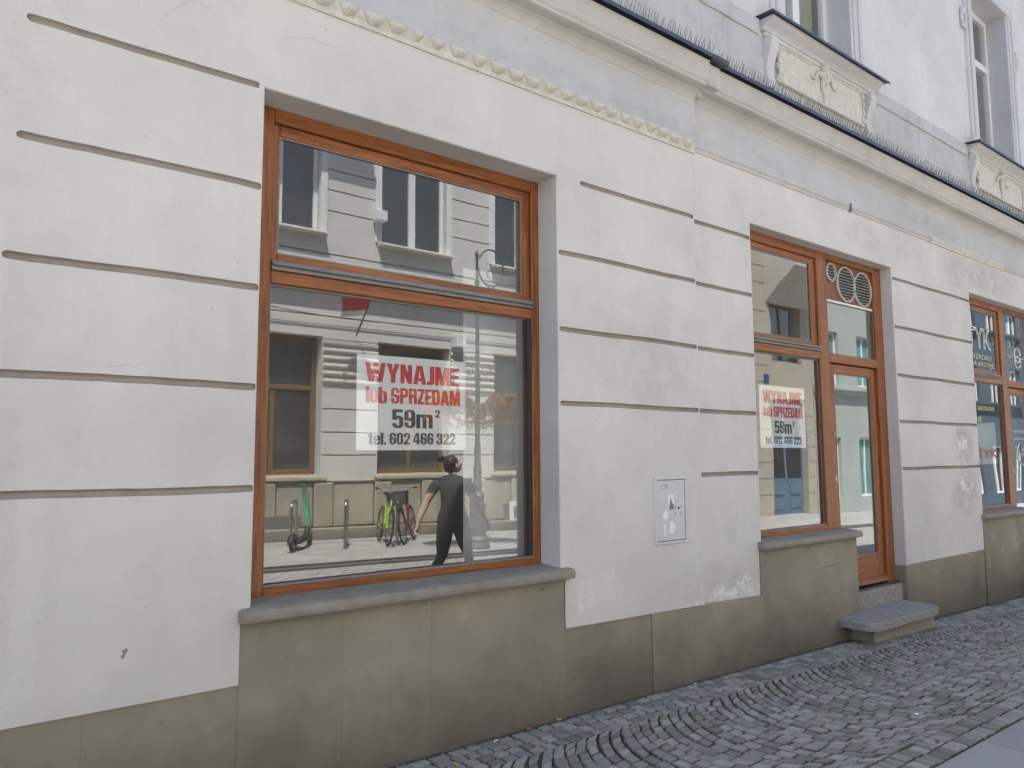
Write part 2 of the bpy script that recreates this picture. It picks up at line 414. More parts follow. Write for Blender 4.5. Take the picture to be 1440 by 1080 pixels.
# --- plinth: separate stone slabs, a touch behind the plaster edge
def slab(x0, x1, z1a, z1b, y, t=None, bev=.0008):
    m = MB(); g = .0003; z0 = min(zg(x0), zg(x1))-.08; x0 += g; x1 -= g
    b = bev
    v = [(x0, y+.14, z0), (x1, y+.14, z0), (x1, y+.14, z1b), (x0, y+.14, z1a),
         (x0, y+b, z0), (x1, y+b, z0), (x1, y+b, z1b), (x0, y+b, z1a),
         (x0+b, y, z0), (x1-b, y, z0), (x1-b, y, z1b-b), (x0+b, y, z1a-b)]
    m.add(v, [(8,9,10,11), (4,8,11,7), (9,5,6,10), (11,10,6,7), (0,4,7,3), (5,1,2,6), (7,6,2,3), (1,0,3,2)], c=t if t is not None else rnd.random())
    return obj('plinth_slab', m, M_plinth, house)
sl = [(-7,-5.2),(-5.2,-3.4),(-3.4,-2.0),(-2,-.8),(-.8,.607),(.607,1.255)]
for a, b in sl: slab(a, b, PT(a)-.003, PT(b)-.003, YL+.006, .3+.3*rnd.random())
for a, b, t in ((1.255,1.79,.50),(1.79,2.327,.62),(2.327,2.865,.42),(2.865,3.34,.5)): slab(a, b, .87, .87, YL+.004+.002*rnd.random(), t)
for a, b, t in ((3.34,4.171,.38),(4.171,4.633,.85),(4.633,5.545,.8)): slab(a, b, PT(a)-.003, PT(b)-.003, YL+(.003 if a > 4 else .012), t)
for a, b, t in ((5.545,6.06,.55),(6.06,6.52,.7),(6.52,7.125,.8)): slab(a, b, .88, .88, YR-.012, t)
for a, b, t in ((8.155,8.9,.6),(8.9,10.165,.5)): slab(a, b, .502, .502, YR+.004, t)
for a, b, t in ((10.165,10.68,.55),(10.68,11.2,.7),(11.2,11.74,.5)): slab(a, b, .88, .88, YR-.012, t)
for a, b in ((12.765,14.2),(14.2,15.8),(15.8,17.6),(17.6,20)): slab(a, b, .502, .502, YR+.004)
for x in (7.125, 11.735):      # jamb stones: plinth colour carried round the door opening
    m = MB(); m.box(x-.10, x, YR+.135, .30, -.3, .88, c=.5); obj('plinth_return', m, M_plinth, house)
for x in (8.155, 12.765):
    m = MB(); m.box(x-.012, x+.1, YR+.012, .30, -.3, .50, .003, c=.55); obj('plinth_return', m, M_plinth, house)

for pts in ([(6.52,.628),(6.58,.640),(6.64,.637),(6.70,.642),(6.775,.645)], [(10.62,.40),(10.72,.43),(10.80,.435),(10.86,.46)], [(6.50,.20),(6.56,.212),(6.60,.205)]):
    m = MB(); m.tube([(x, YR-.0118, z) for x, z in pts], .0022, 4); obj('plinth_crack', m, simple('crack_dark', (.05,.045,.035), .95), house)
# --- mouldings between wall and frieze, frieze, cornice
def cornice(x0, x1, off, z_mold=0):
    f = lambda p: off-p
    frz = MB(); frz.profile_x([(f(-.1), 4.13), (f(.021), 4.13), (f(.021), 4.515), (f(-.1), 4.515)], x0, x1); obj('frieze', frz, M_frieze, house)
    co = MB()
    prof = [(-.15, 4.508), (.024, 4.508), (.030, 4.525), (.040, 4.545), (.058, 4.560), (.076, 4.566), (.076, 4.578), (.135, 4.580), (.148, 4.586), (.150, 4.606), (.158, 4.612),
            (.163, 4.622), (.168, 4.645), (.166, 4.652), (.172, 4.668), (.178, 4.70), (.182, 4.74), (.184, 4.776), (-.15, 4.80)]
    co.profile_x([(f(p), z) for p, z in prof], x0, x1); obj('cornice', co, M_corn, house, True)
    fl = MB(); fl.profile_x([(f(-.12), 4.836), (f(.222), 4.815), (f(.226), 4.780), (f(.221), 4.780), (f(.205), 4.802), (f(-.12), 4.815)], x0-.0, x1); obj('cornice_flashing', fl, M_flash, house)
cornice(XA, XS+.02, 0.0); cornice(XS+.021, XB, .05)
m = MB()   # end of the bay cornice: returns
m.box(XS+.02, XS+.19, -.16, .10, 4.59, 4.775, .01); obj('cornice_return', m, M_corn, house)
m = MB(); m.box(XS+.0205, XS+.225, -.222, .10, 4.782, 4.822, .004); obj('flashing_return', m, M_flash, house)
m = MB(); m.box(XS+.0202, XS+.085, -.055, .10, 4.53, 4.589, .012); obj('cornice_return', m, M_corn, house)

# leaf moulding on the bay: every leaf a piece of its own
m = MB(); m.profile_x([(.05, 4.066), (-.012, 4.066), (-.016, 4.085), (-.010, 4.10), (-.024, 4.130), (-.026, 4.155), (.05, 4.16)], XA, XS+.012); base_m = obj('leaf_moulding', m, M_cream, house, True)
def leaf_mesh(seed):
    g = random.Random(seed); b = MB(); L_, H_ = .142, .064; n, k = 11, 6; vs = []
    for j in range(k+1):
        v = j/k
        for i in range(n+1):
            u = i/n*2-1
            lo = -H_*(.22+.78*(1-abs(u)**2.0))+g.uniform(-.003, .003)
            z = lo*v; bul = (1-abs(u)**3.0)**.6*math.sin(math.pi*min(1, .12+v*.88))**.6
            vs.append((u*L_/2, -.002-.042*bul+g.uniform(-.0015, .0015), z))
    b.add(vs, [(j*(n+1)+i, (j+1)*(n+1)+i, (j+1)*(n+1)+i+1, j*(n+1)+i+1) for j in range(k) for i in range(n)])
    return b
lm = []
for s in range(6):
    o = obj('moulding_leaf', leaf_mesh(s), M_cream, base_m, True); lm.append(o)
x = XS-.08; i = 0
while x > .6:
    if i < 6: o = lm[i]
    else:
        o = lm[i % 6].copy(); col.objects.link(o)
    o.location = (x, -.014, 4.160); o.scale = (rnd.uniform(.85, 1.12), rnd.uniform(.8, 1.1), rnd.uniform(.9, 1.1))
    if i in (17,): o.scale.x = .6; o.rotation_euler.y = .1
    x -= .145*rnd.uniform(.93, 1.1); i += 1
m = MB(); y0 = YR
m.profile_x([(y0+.05, 4.112), (y0-.006, 4.112), (y0-.010, 4.122), (y0-.010, 4.134), (y0-.003, 4.137), (y0-.020, 4.150), (y0-.020, 4.168), (y0+.05, 4.17)], XS+.03, 5.62); obj('string_moulding', m, M_corn, house)
m = MB(); m.profile_x([(y0+.05, 4.112), (y0-.006, 4.112), (y0-.010, 4.122), (y0-.010, 4.134), (y0-.003, 4.137), (y0-.020, 4.150), (y0-.020, 4.168), (y0+.05, 4.17)], 5.624, 7.30); obj('string_moulding', m, M_corn, house)
m = MB(); m.profile_x([(y0+.05, 4.112), (y0-.006, 4.112), (y0-.010, 4.122), (y0-.010, 4.134), (y0-.003, 4.137), (y0-.020, 4.150), (y0-.020, 4.168), (y0+.05, 4.17)], 7.312, 9.15); obj('string_moulding', m, M_corn, house)
m = MB(); m.profile_x([(y0+.05, 4.108), (y0-.012, 4.108), (y0-.018, 4.13), (y0-.032, 4.15), (y0-.034, 4.172), (y0+.05, 4.175)], 9.15, 11.35); o = obj('string_moulding', m, M_cream, house); setp(o, 'surviving cream length of the string moulding')
m = MB(); m.profile_x([(y0+.05, 4.112), (y0-.006, 4.112), (y0-.010, 4.134), (y0-.020, 4.150), (y0-.020, 4.168), (y0+.05, 4.17)], 11.36, XB); obj('string_moulding', m, M_corn, house)
m = MB(); m.box(7.300, 7.312, y0-.034, y0, 4.10, 4.185); obj('moulding_clip', m, M_alu, house)

# --- upper storey wall with windows
YU = .03; ZT = 8.78
UW = [2.30, 6.85, 11.40, 15.95]; UWW = .62; UZ0, UZ1 = 5.60, 7.96
out = [(XA, 4.80), (XB, 4.80), (XB, ZT), (XA, ZT)]
holes = [[(x-UWW-c, UZ0), (x+UWW+c, UZ0), (x+UWW+c, UZ1+c), (x-UWW-c, UZ1+c)] for x in UW]
wu = make_wall('upper_wall', YU, out, holes, [], M_upper, house)
m = MB(); m.profile_x([(YU-.004, 4.81), (YU-.004, 5.45), (YU+.01, 5.45), (YU+.01, 4.81)], XA, XB); obj('dado_band', m, M_dado, house)
xs_ = [XA]+[q for x in UW for q in (x-1.06, x+1.06)]+[XB]
for i in range(0, len(xs_), 2):
    m = MB(); m.profile_x([(YU+.02, 5.44), (YU-.022, 5.445), (YU-.026, 5.455), (YU-.026, 5.585), (YU-.018, 5.595), (YU+.02, 5.60)], xs_[i], xs_[i+1]); obj('sill_band', m, M_dado, house)
M_green = simple('green_blind', (.30,.33,.20), .8)
def upper_window(cx, blind):
    x0, x1 = cx-UWW, cx+UWW; y = YU+.225
    reveals('window_reveal', wu, M_surround, x0, x1, UZ0-.02, UZ1, YU+.012, y+.05, ch=0)
    fr = MB(); F = .075
    fr.box(x0, x0+F, y, y+.07, UZ0, UZ1, .006); fr.box(x1-F, x1, y, y+.07, UZ0, UZ1, .006)
    fr.box(x0+F, x1-F, y+.002, y+.07, UZ1-F, UZ1, .006); fr.box(x0+F, x1-F, y+.002, y+.07, UZ0, UZ0+F, .006)
    fr.box(x0+F, x1-F, y+.001, y+.07, 7.15, 7.25, .006); fr.box(cx-.06, cx+.06, y-.002, y+.07, UZ0+F, 7.15, .006)
    win = obj('upper_window', fr, M_white, house)
    for a, b, z0, z1 in ((x0+F, cx-.06, UZ0+F, 7.15), (cx+.06, x1-F, UZ0+F, 7.15), (x0+F, x1-F, 7.25, UZ1-F)):
        p = MB(); p.box(a-.005, b+.005, y+.03, y+.038, z0-.005, z1+.005); obj('pane', p, M_glassd, win)
    if blind:
        p = MB(); p.box(x0+.1, x1-.1, y+.12, y+.124, UZ0+.05, UZ1-.1); obj('roller_blind', p, M_green, win)
    # moulded surround
    for s in (-1, 1):
        xo = cx+s*UWW
        m = MB()
        for d0, d1, pr in ((-.004, .045, .028), (.047, .13, .040), (.132, .175, .055), (.177, .235, .034)):
            m.box(xo+s*d0, xo+s*d1, YU-pr, YU+.02, UZ0+.16, UZ1+.12, .006)
        obj('window_surround', m, M_surround, win)
        m = MB(); m.box(xo-s*.0, xo+s*.27, YU-.062, YU+.02, UZ0+.0, UZ0+.157, .01); obj('surround_foot', m, M_surround, win)
        m = MB()      # small cream swag beside the upper corner
        m.blob((xo+s*.31, YU-.02, 7.45), (.05,.03,.06), 8, 6, jit=.2); m.blob((xo+s*.33, YU-.02, 7.33), (.035,.025,.09), 8, 6, jit=.2); m.blob((xo+s*.30, YU-.02, 7.25), (.05,.035,.04), 8, 6, jit=.2); obj('plaster_swag', m, M_cream, win, True)
    m = MB(); m.box(x0-.20, x1+.20, YU-.058, YU+.02, UZ1-.004, UZ1+.127, .01); obj('window_lintel', m, M_surround, win)
    # sill with flashing and its moulded underside
    m = MB(); m.profile_x([(YU, 5.50), (YU-.045, 5.50), (YU-.05, 5.515), (YU-.07, 5.53), (YU-.105, 5.545), (YU-.14, 5.565), (YU-.15, 5.575), (YU-.15, 5.592), (YU, 5.597)], cx-1.03, cx+1.03); obj('window_sill', m, M_surround, win, True)
    m = MB(); m.profile_x([(YU+.22, 5.63), (YU-.185, 5.604), (YU-.190, 5.575), (YU-.184, 5.575), (YU-.178, 5.597), (YU+.22, 5.618)], cx-1.085, cx+1.085); obj('sill_flashing', m, M_flash, win)
    m = MB(); m.box(cx-.99, cx+.99, YU-.040, YU, 5.455, 5.498, .006); obj('sill_fillet', m, M_surround, win)
    for s in (-1, 1):
        m = MB(); pr = [(YU+.01, 5.454), (YU-.085, 5.454), (YU-.09, 5.40), (YU-.075, 5.33), (YU-.045, 5.26), (YU-.025, 5.17), (YU-.03, 5.09), (YU-.045, 5.04), (YU-.03, 4.99), (YU+.01, 4.98)]
        a = cx+s*.855; m.profile_x(pr, min(a, a+s*.115), max(a, a+s*.115)); obj('console', m, M_surround, win, True)
    # cream apron with scrolled ends and a cartouche
    g = random.Random(int(cx*10)); pts = []
    hw, zb, zt = .80, 5.075, 5.452
    for i in range(41): pts.append((cx-hw+.03+(2*hw-.06)*i/40, zb+.008*math.sin(i*2.1)*(.4)))
    for i in range(1, 20): t = i/20; pts.append((cx+hw+.025*math.sin(t*17)-.02*math.sin(math.pi*t), zb+(zt-zb)*t))
    for i in range(41): pts.append((cx+hw-.03-(2*hw-.06)*i/40, zt+.004*math.sin(i*1.7)))
    for i in range(1, 20): t = 1-i/20; pts.append((cx-hw-.025*math.sin(t*17)+.02*math.sin(math.pi*t), zb+(zt-zb)*t))
    m = MB(); m.prism_y(pts, YU-.030, YU); ap = obj('apron_panel', m, M_cream, win)
    m = MB()
    m.tube([(cx-hw+.05, YU-.032, zt-.02), (cx-hw+.25, YU-.033, zt-.018), (cx-.2, YU-.033, zt-.02)], .011, 6); m.tube([(cx+.2, YU-.032, zt-.02), (cx+hw-.05, YU-.033, zt-.02)], .011, 6)
    m.tube([(cx-hw+.05, YU-.032, zb+.012), (cx, YU-.032, zb+.008), (cx+hw-.05, YU-.032, zb+.012)], .011, 6)
    for s in (-1, 1):
        m.tube([(cx+s*(hw-.02+.018*math.sin(t*1.9)), YU-.035, zb+.03+(zt-zb-.06)*t/12) for t in range(13)], [.014+.006*math.sin(t*1.7) for t in range(13)], 6)
        for q in range(2):
            zc = zt-.05 if q else zb+.06
            m.tube([(cx+s*(hw-.03)+.03*math.cos(a*.6)*(1-a/16), YU-.04, zc+.03*math.sin(a*.6)*(1-a/16)) for a in range(13)], .011, 6)
    obj('apron_scroll', m, M_cream, ap, True)
    m = MB()
    m.tube([(cx+.045*math.cos(a*math.pi/6), YU-.055, 5.36+.05*math.sin(a*math.pi/6)) for a in range(12)], .026, 7, closed=True)
    m.blob((cx, YU-.045, 5.435), (.05,.05,.035), 9, 6, jit=.15); m.blob((cx-.03, YU-.05, 5.46), (.022,.03,.03), 7, 5); m.blob((cx+.03, YU-.05, 5.46), (.022,.03,.03), 7, 5)
    for s in (-1, 1):
        m.tube([(cx+s*(.06+.03*t), YU-.045, 5.36+.035*math.sin(t*1.1)-.008*t) for t in range(7)], [.026-.003*t for t in range(7)], 7)
        m.tube([(cx+s*(.03-.02*t/6+.018*math.sin(t*.9)), YU-.045, 5.31-.035*t) for t in range(7)], [.026-.003*t for t in range(7)], 7)
    m.blob((cx, YU-.035, 5.20), (.03,.03,.11), 8, 7, jit=.1)
    obj('cartouche', m, M_cream, ap, True)
for x_, bl in zip(UW, (0, 1, 0, 0)): upper_window(x_, bl)
M_spike = simple('dull_wire', (.16,.16,.165), .5, .4)
# pigeon spikes along the flashing
def spikes(x0, x1, yb, ramp_=None):
    m = MB(); g = random.Random(5); x = x0
    while x < x1:
        for s in (-1, 0, 1):
            b = Vector((x+s*.008, yb+.008*s, 4.832)); t = b+Vector((g.uniform(-.018, .018)+s*.012, s*.045+g.uniform(-.008, .008)-.01, .105+g.uniform(-.012, .01)))
            m.tube([b, t], .0022, 3, False)
        x += .033
    return m
obj('pigeon_spikes', spikes(.6, XS+.1, -.13), M_spike, house, kind='stuff')
obj('pigeon_spikes', spikes(XS+.22, 14, -.085), M_spike, house, kind='stuff')
# fixings on the frieze
for px, pz in ((3.02, 4.40), (5.66, 4.33), (9.55, 4.40), (12.2, 4.4)):
    m = MB(); y = (0 if px < XS else .05)-.022
    m.tube([(px+.022*math.cos(a*math.pi/6), y, pz+.026*math.sin(a*math.pi/6)) for a in range(12)], .0035, 5, closed=True); obj('wall_fixing', m, M_surround, house)
# body of the house: eaves, roof, sides, back
m = MB(); m.profile_x([(YU, ZT-.02), (-.14, ZT), (-.18, ZT+.06), (-.18, ZT+.12), (4.5, ZT+2.4), (10, ZT+.12), (10, ZT-.02)], XA, XB); M_roof = simple('roof_tile', (.22,.08,.05), .8, var=.3, scale=20); obj('roof', m, M_roof, house)
m = MB(); m.box(XA, XA+.3, .30, 10, -.5, ZT); m.box(XB-.3, XB, .30, 10, -.5, ZT); m.box(XA+.3, XB-.3, 9.7, 10, -.5, ZT); obj('rear_walls', m, M_upper, house)
M_in = simple('interior_wall', (.55,.54,.52), .9, var=.05); M_if = simple('interior_floor', (.20,.17,.14), .6, var=.2)
m = MB(); m.box(XA+.3, XB-.3, .30, 9.7, 4.0, 4.2); m.box(XA+.3, XB-.3, .5, 9.7, 8.4, 8.6); obj('ceiling_slab', m, M_in, house)
m = MB(); m.box(XA+.3, XB-.3, .28, 9.7, .20, .325); obj('floor_slab', m, M_if, house)
m = MB()
for x in (-.2, 4.5, 9.2, 14.5): m.box(x, x+.25, .285, 9.7, .325, 4.0)
m.box(-.2, 4.7, 4.6, 4.7, .325, 4.0); m.box(4.75, 9.2, 5.0, 5.1, .325, 4.0); m.box(9.45, 14.5, 4.0, 4.1, .325, 4.0)
obj('partition_wall', m, M_in, house)
m = MB()
for x in (4.4, 9.2): m.box(x, x+.2, .30, 9.7, 4.83, 8.39)
m.box(XA+.3, XB-.3, 4.0, 4.1, 4.83, 8.39); obj('partition_wall', m, M_in, house)
# inner skin behind the plaster so no daylight leaks past the frames
m = MB()
for a, b, z0, z1 in ((XA, W1[0]-.02, -.4, 4.0), (W1[1]+.02, W2[0]-.02, -.4, 4.0), (W2[1]+.02, W3[0]-.02, -.4, 4.0), (W3[1]+.02, XB, -.4, 4.0),
                     (W1[0]-.02, W1[1]+.02, -.4, .90), (W1[0]-.02, W1[1]+.02, W1[3]+.02, 4.0), (W2[0]-.02, W2[1]+.02, W2[3]+.02, 4.0), (W3[0]-.02, W3[1]+.02, W3[3]+.02, 4.0), (W2[0]-.02, 7.02, -.4, .90), (W3[0]-.02, 11.63, -.4, .90)):
    m.box(a, b, .20, .275, z0, z1)
m.box(XA, XB, .16, .28, 4.0, 4.85)
xx = [XA]+[q for x in UW for q in (x-UWW-.02, x+UWW+.02)]+[XB]
for i in range(0, len(xx), 2): m.box(xx[i], xx[i+1], .16, .28, 4.85, ZT)
for x in UW: m.box(x-UWW-.02, x+UWW+.02, .16, .28, 4.85, UZ0-.02); m.box(x-UWW-.02, x+UWW+.02, .16, .28, UZ1+.02, ZT)
obj('wall_core', m, M_in, house)
# =================================================================== SHOP WINDOWS, DOOR
def ring(x0, x1, z0, z1, t, y0, y1):
    m = MB(); o = [(x0, z0), (x1, z0), (x1, z1), (x0, z1)]; i = [(x0+t, z0+t), (x1-t, z0+t), (x1-t, z1-t), (x0+t, z1-t)]
    v = [(x, y, z) for y in (y0, y1) for r_ in (o, i) for x, z in r_]
    f = []
    for k in range(4):
        l = (k+1) % 4; f += [(k, l, 4+l, 4+k), (8+l, 8+k, 12+k, 12+l), (l, k, 8+k, 8+l), (4+k, 4+l, 12+l, 12+k)]
    m.add(v, f); return m
def members(name, lst, mat, parent):
    for a in lst:
        m = MB(); member(m, *a); obj(name, m, mat, parent)
def member(mb, x0, x1, z0, z1, y0, y1, b=.005): mb.box(x0, x1, y0, y1, z0, z1, b)
def pane(win, x0, x1, z0, z1, y, mat, skew=0):
    p = MB(); p.box(x0, x1, y, y+.004, z0, z1); return obj('pane', p, mat, win)
def gasket(win, x0, x1, z0, z1, y, t=.008):
    g = MB(); g.box(x0, x1, y-.004, y+.004, z0, z0+t); g.box(x0, x1, y-.004, y+.004, z1-t, z1)
    g.box(x0, x0+t, y-.0035, y+.004, z0+t, z1-t); g.box(x1-t, x1, y-.0035, y+.004, z0+t, z1-t)
    obj('glazing_seal', g, M_alu, win)
def drip_rail(win, x0, x1, z0, z1, y):
    m = MB(); m.profile_x([(y+.03, z0), (y-.014, z0), (y-.016, z0+.010), (y-.004, z0+.012), (y-.004, z0+.022), (y-.020, z0+.026), (y-.012, z1), (y+.03, z1)], x0, x1)
    obj('drip_rail', m, M_alu, win)
    m = MB(); m.box(x0+.01, x1-.01, y-.0035, y-.0030+.002, z0+.0125, z0+.0215); obj('drip_slot', m, M_dark, win)
def sill(win, x0, x1, y0, y1, z0, z1, rl=.03):
    m = MB(); b = .018
    prof = [(y1, z0), (y0+.004, z0), (y0, z0+.006), (y0, z1-b-.012), (y0+.005, z1-b*.45), (y0+b, z1-.004), (y0+b*2, z1), (y1, z1+.012)]
    xs = [x0, x0+.012, x0+.03, x1-.03, x1-.012, x1]
    n = len(prof); vs = []
    for i, x in enumerate(xs):
        e = (.022, .006, 0, 0, .006, .022)[i]
        for y, z in prof: vs.append((x, y+(e if y < y1-.05 else 0), z-(e*.35 if z > z1-.02 else 0)))
    fs = [(i*n+k, (i+1)*n+k, (i+1)*n+(k+1) % n, i*n+(k+1) % n) for i in range(len(xs)-1) for k in range(n)]
    fs += [tuple(range(n)), tuple((len(xs)-1)*n+k for k in range(n))[::-1]]
    m.add(vs, [f[::-1] for f in fs]); return obj('stone_sill', m, M_sill, win, True)

# ---- big shop window
y = .19; x0, x1, z0, z1 = 1.305, 3.303, .93, 3.545
shop = obj('shop_window', ring(x0+.002, x1-.002, z0+.002, z1-.002, .05, y+.092, y+.12), M_wv, house)
members('frame_stile', [(x0, 1.43, z0, z1, y, y+.09), (3.238, x1, z0, z1, y, y+.09)], M_wv, shop)
members('frame_rail', [(1.431, 3.237, 3.468, z1, y+.001, y+.09), (1.431, 3.237, z0, .985, y+.001, y+.09), (1.431, 3.237, 2.578, 2.648, y+.001, y+.09)], M_wh, shop)
ys = y+.022
members('sash_stile', [(1.433, 1.468, 2.70, 3.465, ys, ys+.06), (3.168, 3.235, 2.70, 3.465, ys, ys+.06)], M_wv, shop)
members('sash_rail', [(1.469, 3.167, 3.402, 3.465, ys+.001, ys+.06), (1.469, 3.167, 2.70, 2.745, ys+.001, ys+.06)], M_wh, shop)
drip_rail(shop, 1.432, 3.236, 2.649, 2.699, y)
pane(shop, 1.46, 3.175, 2.738, 3.41, ys+.014, M_glass); gasket(shop, 1.468, 3.168, 2.745, 3.402, ys+.009)
pane(shop, 1.425, 3.245, .98, 2.585, y+.036, M_glass); gasket(shop, 1.43, 3.238, .985, 2.578, y+.031, .012)
g = MB(); g.box(3.205, 3.237, y+.010, y+.030, .99, 2.577); obj('glazing_bead', g, M_dark, shop)
g = MB(); g.box(1.432, 3.236, y+.008, y+.034, .9855, .997); obj('glazing_bead', g, M_alu, shop)
sill(shop, 1.245, 3.392, -.062, .185, .868, .93)

# ---- window-and-door fronts
def shop_front(dx, vents, name):
    y = .16; X = lambda a: a+dx
    win = obj(name, ring(X(5.587), X(6.98), .932, 3.658, .05, y+.092, y+.12), M_wv, house)
    members('frame_stile', [(X(5.585), X(5.72), .93, 3.66, y, y+.09), (X(6.85), X(6.985), .33, 3.66, y, y+.09)], M_wv, win)
    members('frame_rail', [(X(5.721), X(6.849), 3.575, 3.66, y+.001, y+.09), (X(5.721), X(6.849), .93, .985, y+.001, y+.09), (X(5.721), X(6.849), 2.575, 2.652, y+.001, y+.09)], M_wh, win)
    ys = y+.022
    members('sash_stile', [(X(5.722), X(5.785), 2.70, 3.573, ys, ys+.06), (X(6.765), X(6.848), 2.70, 3.573, ys, ys+.06)], M_wv, win)
    members('sash_rail', [(X(5.786), X(6.764), 3.518, 3.573, ys+.001, ys+.06), (X(5.786), X(6.764), 2.70, 2.742, ys+.001, ys+.06)], M_wh, win)
    drip_rail(win, X(5.722), X(6.848), 2.653, 2.699, y)
    pane(win, X(5.78), X(6.77), 2.735, 3.525, ys+.014, M_glass2); gasket(win, X(5.785), X(6.765), 2.742, 3.518, ys+.009)
    pane(win, X(5.715), X(6.855), .98, 2.58, y+.036, M_glass2); gasket(win, X(5.72), X(6.85), .985, 2.575, y+.031, .012)
    g = MB(); g.box(X(5.722), X(6.848), y+.008, y+.034, .9855, .996); obj('glazing_bead', g, M_alu, win)
    sill(win, X(5.53), X(7.155), YR-.075, .155, .872, .93)
    # door side
    door = obj('shop_door', ring(X(6.988), X(8.153), .332, 3.658, .03, y+.095, y+.12), M_wv, house)
    members('door_frame_stile', [(X(6.986), X(7.035), .33, 3.66, y+.004, y+.09), (X(7.99), X(8.155), .33, 3.66, y, y+.09)], M_wv, door)
    members('door_transom', [(X(7.036), X(7.989), 3.60, 3.66, y+.001, y+.09), (X(7.036), X(7.989), 2.563, 2.648, y+.001, y+.09)], M_wh, door)
    ztop = 3.598
    if vents:
        p = MB(); p.box(X(7.037), X(7.988), y+.035, y+.05, 3.205, 3.599); vp = obj('vent_panel', p, M_panel, door)
        p = MB(); p.box(X(7.037), X(7.988), y+.022, y+.05, 3.180, 3.204, .003); obj('glazing_bead', p, M_white, door)
        for cx, cz, r in ((7.165, 3.49, .098), (7.455, 3.402, .19), (7.795, 3.390, .19)):
            cx += dx; v = MB(); n = 40
            a = [(2*math.pi*k/n) for k in range(n)]
            rings = [(r, y+.034), (r, y+.018), (r-.006, y+.012), (r-.020, y+.012), (r-.024, y+.020), (r-.024, y+.033)]
            v.add([(cx+q*math.cos(t), yy, cz+q*math.sin(t)) for q, yy in rings for t in a], [(i*n+k, i*n+(k+1) % n, (i+1)*n+(k+1) % n, (i+1)*n+k) for i in range(5) for k in range(n)])
            vent = obj('vent_grille', v, M_vent, door, True)
            d = MB(); d.add([(cx+(r-.022)*math.cos(t), y+.0335, cz+(r-.022)*math.sin(t)) for t in a], [tuple(range(n))]); obj('vent_hole', d, M_black, vent)
            zz = cz-r+.045
            while zz < cz+r-.03:
                hw = math.sqrt(max(0, (r-.024)**2-(zz-cz)**2)); l = MB()
                l.add([(cx-hw, y+.018, zz-.0035), (cx+hw, y+.018, zz-.0035), (cx+hw, y+.018, zz+.0035), (cx-hw, y+.018, zz+.0035), (cx-hw, y+.020, zz-.0035), (cx+hw, y+.020, zz-.0035), (cx+hw, y+.020, zz+.0035), (cx-hw, y+.020, zz+.0035)], [(0,1,2,3), (3,2,6,7), (1,0,4,5), (5,4,7,6)])
                obj('vent_slat', l, M_slat, vent); zz += .031
            sc_ = MB()
            for t in (math.pi/2, -math.pi/2): sc_.blob((cx+(r-.012)*math.cos(t), y+.011, cz+(r-.012)*math.sin(t)), (.005,.003,.005), 6, 4)
            obj('screw', sc_, M_alu, vent)
        ztop = 3.182
    pane(door, X(7.03), X(7.995), 2.645, ztop, y+.030, M_glass2); gasket(door, X(7.036), X(7.989), 2.649, ztop-.002, y+.025)
    yd = y+.03
    members('door_stile', [(X(7.04), X(7.152), .345, 2.555, yd, yd+.06, .006), (X(7.872), X(7.985), .345, 2.555, yd, yd+.06, .006)], M_wv, door)
    members('door_rail', [(X(7.153), X(7.871), 2.462, 2.555, yd+.001, yd+.06, .006), (X(7.153), X(7.871), .345, .642, yd+.001, yd+.06, .006)], M_wh, door)
    pane(door, X(7.148), X(7.878), .637, 2.468, yd+.016, M_glass2); gasket(door, X(7.152), X(7.872), .642, 2.462, yd+.011)
    wb = MB(); wb.profile_x([(yd+.01, .352), (yd-.035, .352), (yd-.045, .362), (yd-.045, .378), (yd-.03, .398), (yd+.01, .415)], X(7.05), X(7.975)); obj('weather_bar', wb, M_wh, door, True)
    lk = MB(); lk.box(X(7.08), X(7.105), yd-.008, yd, 1.38, 1.46, .003); lk.tube([(X(7.092), yd-.018, 1.40), (X(7.092), yd, 1.40)], .010, 10); lk.tube([(X(7.092), yd-.014, 1.44), (X(7.092), yd, 1.44)], .007, 10); obj('lock_plate', lk, M_steel, door)
    lk = MB(); lk.tube([(X(7.092), yd-.012, 1.86), (X(7.092), yd, 1.86)], .012, 10); obj('door_lock', lk, M_steel, door)
    th = MB(); th.box(X(7.127), X(8.142), .085, .285, -.25, .318, .006); obj('door_threshold', th, M_step, door)
    th = MB(); th.box(X(7.128), X(8.141), .12, .26, .318, .335, .002); obj('threshold_strip', th, M_flash, door)
    return win, door
M_panel = simple('brown_vent_panel', (.20,.085,.035), .5, var=.1)
M_vent = simple('brushed_vent_metal', (.50,.45,.41), .4, .3, var=.05)
M_slat = simple('vent_slat_metal', (.38,.35,.32), .5, .2)
w2, d2 = shop_front(0, True, 'shop_window')
w3, d3 = shop_front(DX3, False, 'shop_window')
w2['label'] = 'tall window between the blank wall and the vented door'; d2['label'] = 'glazed door with three round vents above'
w3['label'] = 'optician window with white and yellow lettering'; shop['label'] = 'large two-part shop window reflecting the street'

